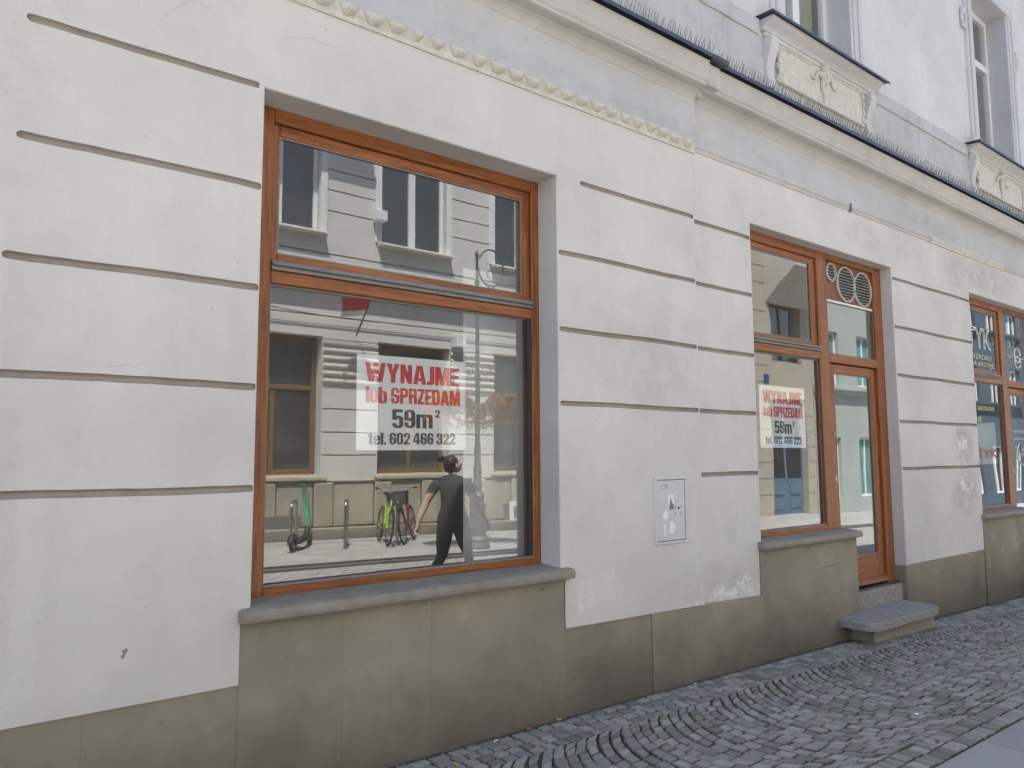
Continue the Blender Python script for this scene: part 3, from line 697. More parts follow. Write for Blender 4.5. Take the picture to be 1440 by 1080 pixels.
# doorstep
def doorstep(x0, x1, yf, zt, label):
    t = thing('doorstep', label, 'step', ((x0+x1)/2, -.1, zg(7.4)))
    r = .13; pts = [(x0, .075), (x0, yf+r)]
    for i in range(1, 8): a = math.pi+math.pi/2*i/8; pts.append((x0+r+r*math.cos(a), yf+r+r*math.sin(a)))
    pts += [(x0+r, yf), (x1-r, yf)]
    for i in range(1, 8): a = 1.5*math.pi+math.pi/2*i/8; pts.append((x1-r+r*math.cos(a), yf+r+r*math.sin(a)))
    pts += [(x1, yf+r), (x1, .075)]
    m = MB(); n = len(pts); cxm, cym = (x0+x1)/2, -.1; vs = []
    for ins, z in ((0, zt-.072), (0, zt-.012), (.010, zt)):
        for (x, y) in pts:
            if y > .07: vs.append((x, y, z)); continue
            dx, dy = cxm-x, cym-y; l = math.hypot(dx, dy); vs.append((x+dx/l*ins, y+dy/l*ins, z))
    m.add(vs, [(i*n+k, i*n+(k+1) % n, (i+1)*n+(k+1) % n, (i+1)*n+k) for i in range(2) for k in range(n)]+[tuple(2*n+k for k in range(n)), tuple(range(n))[::-1]])
    obj('tread', m, M_step, t)
    m = MB(); m.box(x0+.20, x1+.03, yf+.10, .07, zg(x1)-.1, zt-.072, .006); obj('step_base', m, M_step, t)
doorstep(6.745, 8.13, -.30, .150, 'worn stone doorstep with rounded corners below the vented shop door')
doorstep(6.745+DX3, 8.13+DX3, -.30, .08, 'stone doorstep below the optician door')

# ------------------------------------------------------------------ lettering
def rct(a, b, c_, d): return [(a, b), (c_, b), (c_, d), (a, d)]
def rrd(a, b, c_, d, r=None):
    w_, h_ = c_-a, d-b; r = min(w_, h_)*.5 if r is None else min(r, w_/2, h_/2); p = []
    for cx, cy, s in ((c_-r, d-r, 0), (a+r, d-r, 1), (a+r, b+r, 2), (c_-r, b+r, 3)):
        for i in range(6): t = (s+i/5)*math.pi/2; p.append((cx+r*math.cos(t), cy+r*math.sin(t)))
    return p
q = .22
def rot180(ops, w_): return [(s, [(w_-x, 1-y) for x, y in p]) for s, p in ops]
G6 = [(1, rrd(0,0,.5,1,q)), (-1, rrd(.19,.13,.31,.46,.06)), (-1, rrd(.19,.60,.31,.87,.06)), (-1, rct(.31,.585,.52,.68))]
GL = {
 'W': (.86, [(1, [(0,1),(.2,1),(.26,.42),(.33,1),(.53,1),(.60,.42),(.66,1),(.86,1),(.72,0),(.50,0),(.43,.5),(.36,0),(.14,0)])]),
 'Y': (.56, [(1, [(0,1),(.21,1),(.28,.62),(.35,1),(.56,1),(.38,.4),(.38,0),(.18,0),(.18,.4)])]),
 'N': (.52, [(1, rct(0,0,.18,1)), (1, rct(.34,0,.52,1)), (1, [(0,1),(.19,1),(.52,0),(.33,0)])]),
 'A': (.60, [(1, [(0,0),(.17,1),(.43,1),(.60,0),(.395,0),(.375,.18),(.225,.18),(.205,0)]), (-1, [(.245,.33),(.355,.33),(.30,.78)])]),
 'J': (.34, [(1, [(0,0),(.2,0),(.29,.03),(.34,.12),(.34,1),(.14,1),(.14,.17),(0,.17)])]),
 'M': (.70, [(1, rct(0,0,.17,1)), (1, rct(.53,0,.70,1)), (1, [(0,1),(.25,1),(.35,.42),(.45,1),(.70,1),(.43,0),(.27,0)])]),
 'E': (.42, [(1, rct(0,0,.2,1)), (1, rct(0,0,.42,.16)), (1, rct(0,.42,.39,.58)), (1, rct(0,.84,.42,1))]),
 'l': (.2, [(1, rct(0,0,.2,1))]),
 'u': (.5, [(1, rrd(0,0,.5,.9,.16)), (-1, rct(-.01,.75,.51,.95)), (-1, rrd(.19,.14,.31,.95,.05))]),
 'b': (.5, [(1, rrd(0,0,.5,.76,.16)), (1, rct(0,0,.19,1)), (-1, rrd(.19,.13,.31,.63,.05))]),
 'S': (.52, [(1, rrd(0,0,.52,1,q)), (-1, rrd(.19,.59,.33,.87,.06)), (-1, rrd(.19,.13,.33,.42,.06)), (-1, rct(.33,.545,.54,.66)), (-1, rct(-.01,.34,.19,.45))]),
 'P': (.52, [(1, rrd(0,.40,.52,1,q)), (1, rct(0,0,.2,1)), (-1, rrd(.2,.56,.32,.86,.05))]),
 'R': (.53, [(1, rrd(0,.44,.52,1,.18)), (1, rct(0,0,.2,1)), (1, rrd(.2,-.3,.53,.53,.12)), (-1, rct(.18,-.4,.54,0)), (-1, rrd(.2,.58,.32,.86,.05)), (-1, rct(.2,0,.33,.43))]),
 'Z': (.45, [(1, rct(0,.84,.45,1)), (1, rct(0,0,.45,.16)), (1, [(0,.16),(.2,.16),(.45,.84),(.24,.84)])]),
 'D': (.52, [(1, rrd(0,0,.52,1,q)), (1, rct(0,0,.26,1)), (-1, rrd(.2,.15,.32,.85,.06))]),
 '0': (.5, [(1, rrd(0,0,.5,1,q)), (-1, rrd(.19,.13,.31,.87,.06))]),
 '6': (.5, G6), '9': (.5, rot180(G6, .5)),
 '5': (.5, [(1, rrd(0,0,.5,.66,.2)), (-1, rrd(.19,.13,.31,.52,.06)), (-1, rct(-.01,.26,.19,.44)), (1, rct(0,.44,.18,1)), (1, rct(0,.84,.47,1))]),
 '2': (.5, [(1, rrd(0,.42,.5,1,q)), (-1, rrd(.19,.4,.31,.87,.06)), (-1, rct(-.01,.4,.19,.63)), (1, [(0,0),(.5,0),(.5,.16),(.24,.16),(.47,.52),(.5,.66),(.31,.62),(.27,.50),(0,.16)])]),
 '3': (.5, [(1, rrd(0,.46,.5,1,.2)), (1, rrd(0,0,.5,.56,.2)), (-1, rrd(.19,.59,.31,.87,.05)), (-1, rrd(.19,.13,.31,.43,.05)), (-1, rct(-.01,.36,.19,.64))]),
 '4': (.54, [(1, [(0,.2),(0,.36),(.22,1),(.46,1),(.46,.35),(.54,.35),(.54,.2)]), (1, rct(.27,0,.46,1)), (-1, [(.13,.35),(.27,.35),(.27,.80)])]),
 't': (.34, [(1, rct(.07,.06,.26,.92)), (1, rct(0,.62,.33,.76)), (1, rrd(.07,0,.34,.16,.04))]),
 'e': (.48, [(1, rrd(0,0,.48,.76,.18)), (-1, rrd(.18,.44,.30,.65,.04)), (-1, rrd(.18,.11,.30,.33,.04)), (-1, rct(.30,.245,.5,.335))]),
 'm': (.78, [(1, rrd(0,.3,.78,.76,.12)), (1, rct(0,0,.19,.76)), (1, rct(.295,0,.485,.6)), (1, rct(.59,0,.78,.6)), (-1, rct(.19,0,.295,.60)), (-1, rct(.485,0,.59,.60))]),
 '.': (.17, [(1, rct(0,0,.17,.17))]), ' ': (.16, []),
}
GL['Ę'] = (.42, GL['E'][1]+[(1, [(.26,.0),(.40,.0),(.36,-.07),(.42,-.10),(.42,-.17),(.30,-.17),(.24,-.10)])])
GCACHE = {}
def letters(mb, text, x0, x1, zb, zt, y, gap=.045):
    tot = sum(GL[ch][0] for ch in text)+gap*(len(text)-1); k = (x1-x0)/tot; h = zt-zb; x = x0
    for ch in text:
        w_, ops = GL[ch]
        if ops:
            if ch not in GCACHE: GCACHE[ch] = fill(ops)
            vs, fs = GCACHE[ch]
            mb.add([(x+v.x*k, y, zb+v.y*h) for v in vs], fs)
        x += (w_+gap)*k
M_paper = simple('poster_paper', (.93,.94,.935), .55, var=.02)
M_red = simple('red_print', (.66,.012,.022), .5, var=.05); M_ink = simple('black_print', (.012,.012,.014), .5)
def poster(x0, x1, z0, z1, y, label, tilt=0):
    t = thing('rental_poster', label, 'poster', ((x0+x1)/2, y, z0), 'rental posters behind the glass')
    W_, H_ = x1-x0, z1-z0; U = lambda u: x0+W_*u; Vv = lambda v: z1-H_*v
    m = MB(); n = 12; vs = []     # slightly buckled sheet
    for j in range(2):
        for i in range(n+1): vs.append((x0+W_*i/n, y+.0012*math.sin(i*.8), (z0, z1)[j]))
    f = [(i, i+1, n+2+i, n+1+i) for i in range(n)]
    b = [(a, yy+.0016, c_) for a, yy, c_ in vs]; m.add(vs, f); m.add(b, [k[::-1] for k in f]); obj('sheet', m, M_paper, t)
    m = MB(); letters(m, 'WYNAJMĘ', U(.07), U(.935), Vv(.285), Vv(.08), y-.0028); letters(m, 'lub SPRZEDAM', U(.075), U(.94), Vv(.505), Vv(.335), y-.0028); obj('red_lettering', m, M_red, t)
    m = MB(); letters(m, '59m', U(.305), U(.675), Vv(.765), Vv(.565), y-.0028); letters(m, '2', U(.70), U(.745), Vv(.645), Vv(.56), y-.0028)
    letters(m, 'tel. 602 466 322', U(.10), U(.895), Vv(.94), Vv(.815), y-.0028); obj('black_lettering', m, M_ink, t)
    t.rotation_euler.y = tilt
poster(1.965, 2.722, 1.690, 2.247, .236, 'white rental poster in the large shop window beside the meter cabinet wall', R(-.3))
poster(5.875, 6.612, 1.715, 2.278, .206, 'white rental poster in the window next to the vented door', R(.3))

def font(text, x0, x1, zb, zt, y, outline=0):
    c_ = bpy.data.curves.new('font', 'FONT'); c_.body = text; c_.size = 1; c_.resolution_u = 3
    if outline: c_.fill_mode = 'NONE'; c_.bevel_depth = outline; c_.bevel_resolution = 0
    o = bpy.data.objects.new('font', c_); col.objects.link(o)
    dg = bpy.context.evaluated_depsgraph_get(); me = bpy.data.meshes.new_from_object(o.evaluated_get(dg))
    X = [v.co.x for v in me.vertices]; Y = [v.co.y for v in me.vertices]; ax, bx, ay, by = min(X), max(X), min(Y), max(Y)
    mb = MB(); mb.add([(x0+(v.co.x-ax)/(bx-ax)*(x1-x0), y-v.co.z*.1, zb+(v.co.y-ay)/(by-ay)*(zt-zb)) for v in me.vertices], [tuple(p.vertices) for p in me.polygons])
    bpy.data.objects.remove(o); bpy.data.curves.remove(c_); bpy.data.meshes.remove(me)
    return mb
M_lw = simple('white_vinyl', (.85,.83,.80), .5, var=.03); M_ly = simple('yellow_vinyl', (.72,.66,.36), .5, var=.04); M_lr = simple('red_vinyl', (.32,.02,.03), .5)
yv = .190
def decal(name, mb, mat, label, at):
    return setp(obj(name, mb, mat, None, origin=at), label, 'lettering', 'lettering on the optician glass')
S3 = DX3
def up(x): return x
decal('window_lettering', font('OPTYK', 9.98, 11.22, 3.02, 3.30, .190, .018), M_lw, 'large white outlined word in the optician window', (10.6, .2, 3.0))
decal('window_lettering', font('BADANIE WZROKU', 9.85, 11.2, 2.88, 2.945, .190), M_ly, 'upper yellow line below the outlined word on the optician glass', (10.6, .2, 2.9))
decal('window_lettering', font('SZKŁA OKULAROWE', 9.85, 11.28, 2.79, 2.845, .190), M_ly, 'second yellow line below the outlined word on the optician glass', (10.6, .2, 2.8))
decal('window_lettering', font('WYKONUJEMY BADANIA', 9.75, 11.2, 2.19, 2.27, yv), M_ly, 'yellow line across the lower optician pane', (10.6, .2, 2.2))
decal('window_lettering', font('OKULISTYCZNE', 9.75, 10.75, 2.06, 2.13, yv), M_ly, 'shorter yellow line above the pale blind of the optician pane', (10.2, .2, 2.0))
decal('window_lettering', font('OPTYK', 10.1, 11.2, 1.60, 1.71, yv), M_lr, 'dark red word on the pale blind of the optician pane', (10.6, .2, 1.6))
decal('door_lettering', font('WEJŚCIE OD ULICY', 11.84, 12.45, 1.93, 1.99, .200), M_lw, 'upper white line on the optician door', (12.1, .2, 1.9))
decal('door_lettering', font('JAGIELLOŃSKIEJ', 11.84, 12.45, 1.83, 1.89, .200), M_lw, 'lower white line on the optician door', (12.1, .2, 1.8))
decal('door_lettering', font('ZAKŁAD', 12.08, 12.42, 1.685, 1.735, .200), M_lw, 'small white word inside the ring on the optician door', (12.2, .2, 1.7))
decal('door_lettering', font('OPTYCZNY', 12.06, 12.44, 1.61, 1.66, .200), M_lw, 'lower small white word inside the ring on the optician door', (12.2, .2, 1.6))
m = MB(); m.tube([(12.22+.27*math.cos(t*.2+2.2), .206, 1.66+.17*math.sin(t*.2+2.2)) for t in range(24)], [.006+.008*math.sin(math.pi*t/23) for t in range(24)], 4); decal('door_lettering', m, M_lw, 'white brush ring on the optician door', (12.2, .2, 1.5))
m = MB()
m.tube([(12.12+.11*math.cos(t*.35), .184, 3.03+.10*math.sin(t*.35)) for t in range(18)], .010, 4); m.tube([(12.12+.11*math.cos(t*.35), .184, 2.93+.08*math.sin(t*.35)) for t in range(18)], .010, 4)
m.tube([(12.0-.04*t, .184, 3.0+.02*math.sin(t*1.2)) for t in range(7)], .007, 4); m.tube([(12.24+.04*t, .184, 3.0-.02*math.sin(t*1.2)) for t in range(7)], .007, 4)
decal('window_emblem', m, M_lw, 'white curled spectacles emblem above the optician door', (12.1, .2, 2.9))
# pale blind and dark board inside the optician shop
m = MB(); n = 20; vs = []
for j in range(2):
    for i in range(n+1): vs.append((10.25+1.15*i/n, .262+.004*math.sin(i*1.3), (1.52, 2.02+.05*i/n)[j]))
m.add(vs, [(i, i+1, n+2+i, n+1+i) for i in range(n)]); M_blind = simple('pale_blind', (.62,.63,.52), .9)
setp(obj('window_blind', m, M_blind, None, origin=(10.8, .3, 1.5)), 'pale greenish blind inside the optician window', 'blind')
M_bluegrey = simple('blue_grey_board', (.12,.14,.17), .7)
m = MB(); m.box(12.16, 12.6, .34, .36, .36, 3.55, .004); setp(obj('display_board', m, M_bluegrey, None, origin=(12.3, .35, .33)), 'blue-grey display board inside the optician door', 'board')
# white sheet hanging inside the big window
M_sheet = simple('white_sheet', (.62,.63,.62), .9, var=.05)
m = MB(); n = 24; vs = []
for j in range(2):
    for i in range(n+1): vs.append((2.90+.95*i/n, .52+.006*math.sin(i*.9)+.004*j, (.36, 2.95)[j]))
m.add(vs, [(i, i+1, n+2+i, n+1+i) for i in range(n)])
setp(obj('hanging_sheet', m, M_sheet, None, origin=(3.3, .52, .33)), 'white sheet hanging inside the right end of the large shop window', 'sheet')

# ------------------------------------------------------------------ meter cabinet
M_cab = simple('cabinet_grey_paint', (.60,.60,.61), .55, var=.06, scale=9); M_tape = simple('torn_white_label', (.85,.84,.80), .7, var=.1, scale=40); M_rust = simple('faded_brown_print', (.42,.26,.10), .8); M_soot = simple('sooty_label', (.20,.18,.13), .8, var=.5, scale=60)
cab = thing('meter_cabinet', 'flush grey meter cabinet with torn labels in the blank wall', 'cabinet', (4.4, 0, 1.0))
m = MB(); m.box(4.213, 4.592, -.010, .05, 1.006, 1.026, .003); m.box(4.213, 4.592, -.010, .05, 1.473, 1.494, .003); m.box(4.213, 4.240, -.0095, .05, 1.0265, 1.4725, .003); m.box(4.556, 4.592, -.0095, .05, 1.0265, 1.4725, .003); obj('cabinet_frame', m, M_cab, cab)
m = MB(); m.box(4.2435, 4.5505, -.006, .03, 1.031, 1.469, .003); obj('cabinet_door', m, M_cab, cab)
m = MB(); m.box(4.2395, 4.5565, -.001, .05, 1.0262, 1.4728); obj('door_gap', m, M_black, cab)
m = font('170', 4.295, 4.365, 1.405, 1.438, -.0068); obj('cabinet_number', m, M_rust, cab)
def scrap(pts, mat, y=-.0072, name='label_scrap'):
    v, f = fill([(1, pts)]); m = MB(); m.add([(a.x, y, a.y) for a in v], f); obj(name, m, mat, cab)
scrap([(4.355,1.30),(4.36,1.362),(4.425,1.366),(4.43,1.29),(4.40,1.275),(4.37,1.285)], M_tape); scrap([(4.372,1.262),(4.385,1.34),(4.392,1.345),(4.40,1.31),(4.425,1.285),(4.42,1.255),(4.385,1.25)], M_soot, -.0076)
scrap([(4.30,1.20),(4.31,1.243),(4.35,1.246),(4.362,1.235),(4.36,1.20),(4.33,1.185)], M_tape); scrap([(4.36,1.09),(4.38,1.165),(4.41,1.17),(4.43,1.13),(4.425,1.095),(4.40,1.075)], M_tape); scrap([(4.31,1.07),(4.315,1.15),(4.33,1.152),(4.332,1.09),(4.34,1.075)], M_tape)
m = MB()
for a, b in ((4.44,1.268),(4.505,1.272),(4.44,1.222),(4.505,1.222)): m.blob((a, -.007, b), (.005,.004,.008), 6, 4)
obj('cabinet_rivet', m, M_alu, cab)
m = MB(); m.box(4.468, 4.490, -.0075, 0, 1.256, 1.268); obj('keyhole', m, M_black, cab)
# patch of lost plaster low on the left
v, f = fill([(1, [(.742,.79),(.751,.805),(.748,.819),(.760,.825),(.772,.822),(.769,.81),(.762,.803),(.760,.79),(.751,.78)])])
m = MB(); m.add([(a.x+.0, -.0008, a.y) for a in v], f); obj('plaster_chip', m, simple('bare_plaster', (.30,.25,.20), .9, var=.3, scale=60), wl)
# =================================================================== GROUND
def ground_sheet(name, x0, x1, y0, y1, dz, mat, step=.6, ny=2):
    m = MB(); n = int((x1-x0)/step)+1; vs = []
    for j in range(ny):
        yy = y0+(y1-y0)*j/(ny-1)
        for i in range(n+1):
            xx = x0+(x1-x0)*i/n; vs.append((xx, yy, zg(xx)+dz))
    m.add(vs, [(j*(n+1)+i, j*(n+1)+i+1, (j+1)*(n+1)+i+1, (j+1)*(n+1)+i) for j in range(ny-1) for i in range(n)])
    return struct(name, m, mat)
def joint_mat():
    n = NT('joint_soil'); f = n.noise(40, 5, .7); g = n.noise(2.2, 4, .6); X, Y, Z = n.sep()
    c_ = n.mix(n.ramp(f, .3, .7), (.016,.015,.013), (.055,.052,.045))
    moss = n.math('MULTIPLY', n.ramp(g, .46, .60), n.ramp(n.noise(60, 3), .35, .55))
    c_ = n.mix(moss, c_, (.055,.105,.018))
    return n.done(c_, .95, n.bump(f, .8, .006))
def road_mat(name, c_, sx, sy, mortar=.02):
    n = NT(name); b = n.n('TexBrick'); n.L(n.co, b.inputs['Vector']); b.inputs['Scale'].default_value = 1.; b.inputs['Brick Width'].default_value = sx; b.inputs['Row Height'].default_value = sy
    b.inputs['Mortar Size'].default_value = mortar; b.inputs['Color1'].default_value = (*[x*.85 for x in c_], 1); b.inputs['Color2'].default_value = (*[x*1.15 for x in c_], 1); b.inputs['Mortar'].default_value = (*[x*.45 for x in c_], 1)
    b.inputs['Mortar Smooth'].default_value = .3; b.inputs['Bias'].default_value = 0
    cc = n.mix(n.ramp(n.noise(1.2, 5), .35, .7, 0, .5), b.outputs[0], tuple(x*.7 for x in c_))
    cc = n.mix(n.ramp(n.noise(40, 3), .4, .7, 0, .3), cc, tuple(x*.6 for x in c_))
    h = n.math('ADD', n.math('MULTIPLY', b.outputs['Fac'], -1.), n.math('MULTIPLY', n.noise(60, 3), .4))
    return n.done(cc, .8, n.bump(h, .5, .01))
M_joint = joint_mat(); M_earth = simple('packed_earth', (.16,.15,.13), .9, var=.2, scale=2)
ground_sheet('ground', -90, 160, -90, 60, -.16, M_earth, 2.0)
M_road = road_mat('road_setts', (.42,.405,.375), .2, .14); M_far = road_mat('far_paving', (.40,.39,.365), .5, .35, .008)
pave = ground_sheet('pavement', XA, XB+20, -1.79, .12, -.0115, M_joint, .5)
ground_sheet('road', -60, 120, -6.72, -3.30, 0, M_road, 1.0)
ground_sheet('road_edge', -60, 120, -9.999, -7.22, .02, M_far, 1.0)
ground_sheet('far_pavement', -60, 120, -10.9, -10.0, .024, M_far, 1.0)
M_tram = simple('dark_rail_bed', (.11,.105,.10), .7, var=.3, scale=8)
ground_sheet('tram_rail_bed', -60, 120, -7.215, -6.725, .004, M_tram, 1.0)
m = MB()
for yy in (-6.80, -7.13):
    n = 60; vs = []
    for i in range(n+1):
        xx = -30+120*i/n
        for a, b in ((-.03, .006), (.03, .006), (.03, .02), (-.03, .02)): vs.append((xx, yy+a, zg(xx)+b))
    m.add(vs, [(i*4+k, i*4+(k+1) % 4, (i+1)*4+(k+1) % 4, (i+1)*4+k) for i in range(n) for k in range(4)])
struct('tram_rails', m, simple('worn_steel', (.25,.24,.23), .35, .9))

def sett_mat():
    n = NT('granite_setts'); t = n.n('Attribute', attribute_name='tone').outputs['Fac']
    f = n.noise(120, 4, .7); g = n.noise(18, 4, .6)
    c_ = n.mix(t, (.165,.160,.148), (.335,.326,.305))
    c_ = n.mix(n.ramp(n.math('FRACT', n.math('MULTIPLY', t, 7.3)), .8, 1., 0, .5), c_, (.30,.285,.25))
    c_ = n.mix(n.ramp(f, .55, .75, 0, .40), c_, (.42,.42,.41)); c_ = n.mix(n.ramp(f, .42, .28, 0, .5), c_, (.06,.06,.06))
    c_ = n.mix(n.ramp(g, .55, .8, 0, .35), c_, (.16,.16,.14))
    c_ = n.mix(n.ramp(n.noise(1.1, 4, .6), .50, .72, 0, .38), c_, (.13,.15,.085))
    return n.done(c_, .72, n.bump(n.math('ADD', f, g), .45, .006), spec=.35)
M_sett = sett_mat()
stones = []      # (corner quad ccw from above, centre)
gs = random.Random(21)
def jt(p, a): return (p[0]+gs.uniform(-a, a), p[1]+gs.uniform(-a, a))
SX0, SX1 = 1.2, 19.0
def course(ya, yb, lo, hi):
    x = SX0
    while x < SX1:
        l = gs.uniform(lo, hi); stones.append([jt(p, .006) for p in ((x, yb), (x+l, yb), (x+l, ya), (x, ya))]); x += l
course(-.020, -.095, .085, .13); course(-.095, -.178, .08, .12); course(-.178, -.258, .075, .11); course(-.258, -.335, .07, .105)
YC, RA, PH = -.945, .80, R(50); PI_ = .090; NK = int((SX1-SX0+1.5)/PI_)
for k in range(NK):
    xa = SX0-.8+k*PI_; n = gs.choice((14, 15, 16)); off = gs.uniform(-.5, .5)
    ph = [-PH]+[max(-PH+.03, min(PH-.03, -PH+2*PH*(i+off*.6+gs.uniform(-.12, .12))/n)) for i in range(1, n)]+[PH]
    ph.sort()
    jx = gs.uniform(-.004, .004)
    for a, b in zip(ph, ph[1:]):
        if b-a < .05: continue
        P = lambda f, o_: (xa+o_+RA*(1-math.cos(f))+.010*math.sin(3*f+k), YC+RA*math.sin(f))
        stones.append([jt(p, .008) for p in (P(a, 0), P(a, PI_), P(b, PI_), P(b, 0))])
course(-1.555, -1.665, .075, .11); course(-1.665, -1.772, .075, .11)
def sett(q_):
    cx = sum(p[0] for p in q_)/4; cy = sum(p[1] for p in q_)/4; z = zg(cx)+gs.uniform(-.003, .003); tx, ty = gs.uniform(-.022, .022), gs.uniform(-.022, .022)
    A = sum(q_[i][0]*q_[(i+1) % 4][1]-q_[(i+1) % 4][0]*q_[i][1] for i in range(4))
    if A < 0: q_ = q_[::-1]
    def ring(ins, dz):
        o = []; n4 = len(q_)
        for i in range(n4):
            a, p, c_ = Vector(q_[i-1]), Vector(q_[i]), Vector(q_[(i+1) % n4]); d1 = (p-a).normalized(); d2 = (c_-p).normalized()
            n1 = Vector((-d1.y, d1.x)); n2 = Vector((-d2.y, d2.x)); m_ = n1+n2; k_ = min(2.0/max(m_.length_squared, .4), 2.2)
            v = p+m_*ins*k_
            o.append((v.x, v.y, z+dz+(v.x-cx)*tx+(v.y-cy)*ty))
        return o
    b = [ring(.0075, -.03), ring(.0070, -.008), ring(.0095, -.002), ring(.0150, .0012)]
    vs = [p for r_ in b for p in r_]; fs = [(i*4+k, i*4+(k+1) % 4, (i+1)*4+(k+1) % 4, (i+1)*4+k) for i in range(3) for k in range(4)]+[(12,13,14,15)]
    return vs, fs, cx, cy
def in_view(cx, cy):
    d = Vector((cx, cy, zg(cx)))-CAM; z = d.dot(fw)
    if z < .2: return None
    px, py = 720+FPX*d.dot(rr_)/z, 540-FPX*d.dot(uu_)/z
    return d.length if -10 < px < 1450 and py < 1100 else None
built = []
for q_ in stones:
    vs, fs, cx, cy = sett(q_); built.append((in_view(cx, cy) or 1e9, vs, fs, cx, cy))
built.sort(key=lambda t: t[0])
rest = MB()
for i, (d, vs, fs, cx, cy) in enumerate(built):
    tone = gs.random()
    if i < 300 and d < 1e8:
        m = MB(); m.add([(a-cx, b-cy, c_-zg(cx)) for a, b, c_ in vs], fs, c=tone)
        o = obj('paving_sett', m, M_sett, pave); o.location = (cx, cy, zg(cx))
    else: rest.add(vs, fs, c=tone)
obj('paving_setts', rest, M_sett, pave, kind='stuff')
# slabs beyond the setts
def slab_mat():
    n = NT('granite_slab'); t = n.n('Attribute', attribute_name='tone').outputs['Fac']; f = n.noise(170, 4, .75); g = n.noise(5, 5, .6)
    c_ = n.mix(t, (.255,.255,.25), (.31,.31,.30)); c_ = n.mix(n.ramp(f, .5, .7, 0, .5), c_, (.36,.37,.38)); c_ = n.mix(n.ramp(f, .45, .3, 0, .5), c_, (.10,.10,.105)); c_ = n.mix(n.ramp(g, .45, .75, 0, .35), c_, (.22,.22,.21))
    return n.done(c_, .75, n.bump(f, .25, .004))
M_slab = slab_mat(); rest = MB(); walk = ground_sheet('slab_pavement', XA, XB+20, -3.305, -1.7905, -.02, M_joint, .5)
for r_ in range(3):
    ya = -1.782-.505*r_; x = -3+.37*r_+.0
    x = 5.0-.75*11+(.0, .37, .15)[r_]
    while x < 22:
        tone = gs.random(); a = MB(); g = .004; z0, z1 = zg(x+g), zg(x+.75-g); b = .005
        P = lambda i_, dz: [(x+g+i_, ya-.5+i_, z0+dz), (x+.75-g-i_, ya-.5+i_, z1+dz), (x+.75-g-i_, ya-g-i_, z1+dz), (x+g+i_, ya-g-i_, z0+dz)]
        vs = P(0, -.03)+P(0, -.004)+P(b, 0); fs = [(i*4+k, i*4+(k+1) % 4, (i+1)*4+(k+1) % 4, (i+1)*4+k) for i in range(2) for k in range(4)]+[(8,9,10,11)]
        if r_ < 2 and 3.9 < x < 10: a.add(vs, fs, c=tone); obj('paving_slab', a, M_slab, walk)
        else: rest.add(vs, fs, c=tone)
        x += .75
obj('paving_slabs', rest, M_slab, walk, kind='stuff')
# moss and weeds in the joints
M_moss = simple('moss_green', (.06,.115,.02), .9, var=.5, scale=30)
m = MB(); gm = random.Random(4); tufts = []
spots = [(gm.uniform(3, 9), gm.uniform(-1.62, -.75)) for _ in range(60)]+[(gm.uniform(4.3, 11), -1.555+gm.uniform(-.02, .02)) for _ in range(26)]+[(gm.uniform(2.2, 10), -.03) for _ in range(10)]+[(gm.uniform(7.0, 8.2), -.215) for _ in range(5)]
for cx, cy in spots:
    big = gm.uniform(.5, 1.0)
    for _ in range(int(120*big)):
        x = cx+gm.gauss(0, .055*big); y = cy+gm.gauss(0, .045*big)
        if y > -.004: continue
        a = gm.uniform(0, 6.28); l = gm.uniform(.004, .010); h = gm.uniform(.003, .010); z = zg(x)-.007
        m.add([(x, y, z), (x+l*math.cos(a), y+l*math.sin(a), z+h), (x+l*math.cos(a+.9), y+l*math.sin(a+.9), z+h*.7)], [(0,1,2)])
setp(obj('moss', m, M_moss, None), 'green moss and weeds in the sett joints', 'moss', kind='stuff')
# grit and litter along the wall foot
m = MB(); M_grit = simple('grit', (.16,.13,.10), .9, var=.5, scale=50)
for _ in range(900):
    x = gm.uniform(1.9, 12); y = -abs(gm.gauss(.012, .02))-.003; s = gm.uniform(.002, .007)
    m.blob((x, y, zg(x)+.0), (s, s*gm.uniform(.5, 1), s*.6), 5, 3)
setp(obj('grit', m, M_grit, None), 'brown grit and crumbs along the foot of the plinth', 'grit', kind='stuff')
M_leafy = simple('dry_yellow_leaf', (.45,.34,.10), .8); M_leafb = simple('dry_brown_leaf', (.30,.14,.07), .8); M_pap = simple('litter_white', (.8,.8,.78), .6); M_petal = simple('red_petal', (.35,.03,.04), .7)
def scrapleaf(name, x, y, l, w_, a, mat, label, cat):
    m = MB(); pts = [(-l/2, 0), (-l*.2, w_/2), (l*.25, w_*.42), (l/2, 0), (l*.2, -w_*.45), (-l*.25, -w_/2)]; z = zg(x)+.005
    top = [(x+p*math.cos(a)-q_*math.sin(a), y+p*math.sin(a)+q_*math.cos(a), z+.004+.006*abs(q_)/w_+.004*(i % 2)) for i, (p, q_) in enumerate(pts)]
    bot = [(u, v, t-.002) for u, v, t in top]
    m.add(top+bot, [tuple(range(6)), tuple(range(6, 12))[::-1]]+[(i, 6+i, 6+(i+1) % 6, (i+1) % 6) for i in range(6)])
    setp(obj(name, m, mat, None, origin=(x, y, zg(x))), label, cat)
scrapleaf('cigarette_end', 2.72, -.075, .05, .012, .4, M_pap, 'white cigarette end on the setts below the large window', 'litter')
scrapleaf('dry_leaf', 2.35, -.21, .05, .02, 1.2, M_leafy, 'curled yellow leaf on the setts below the large window', 'leaf')
scrapleaf('dry_leaf', 3.25, -.03, .05, .03, .2, M_leafy, 'pale yellow leaf against the plinth foot right of the large window', 'leaf')
scrapleaf('dry_leaf', 3.0, -.04, .06, .035, .5, M_leafb, 'brown leaf against the plinth foot below the large window', 'leaf')
scrapleaf('paper_scrap', 4.55, -.06, .03, .02, .3, M_pap, 'white paper scrap by the plinth below the meter cabinet', 'litter')
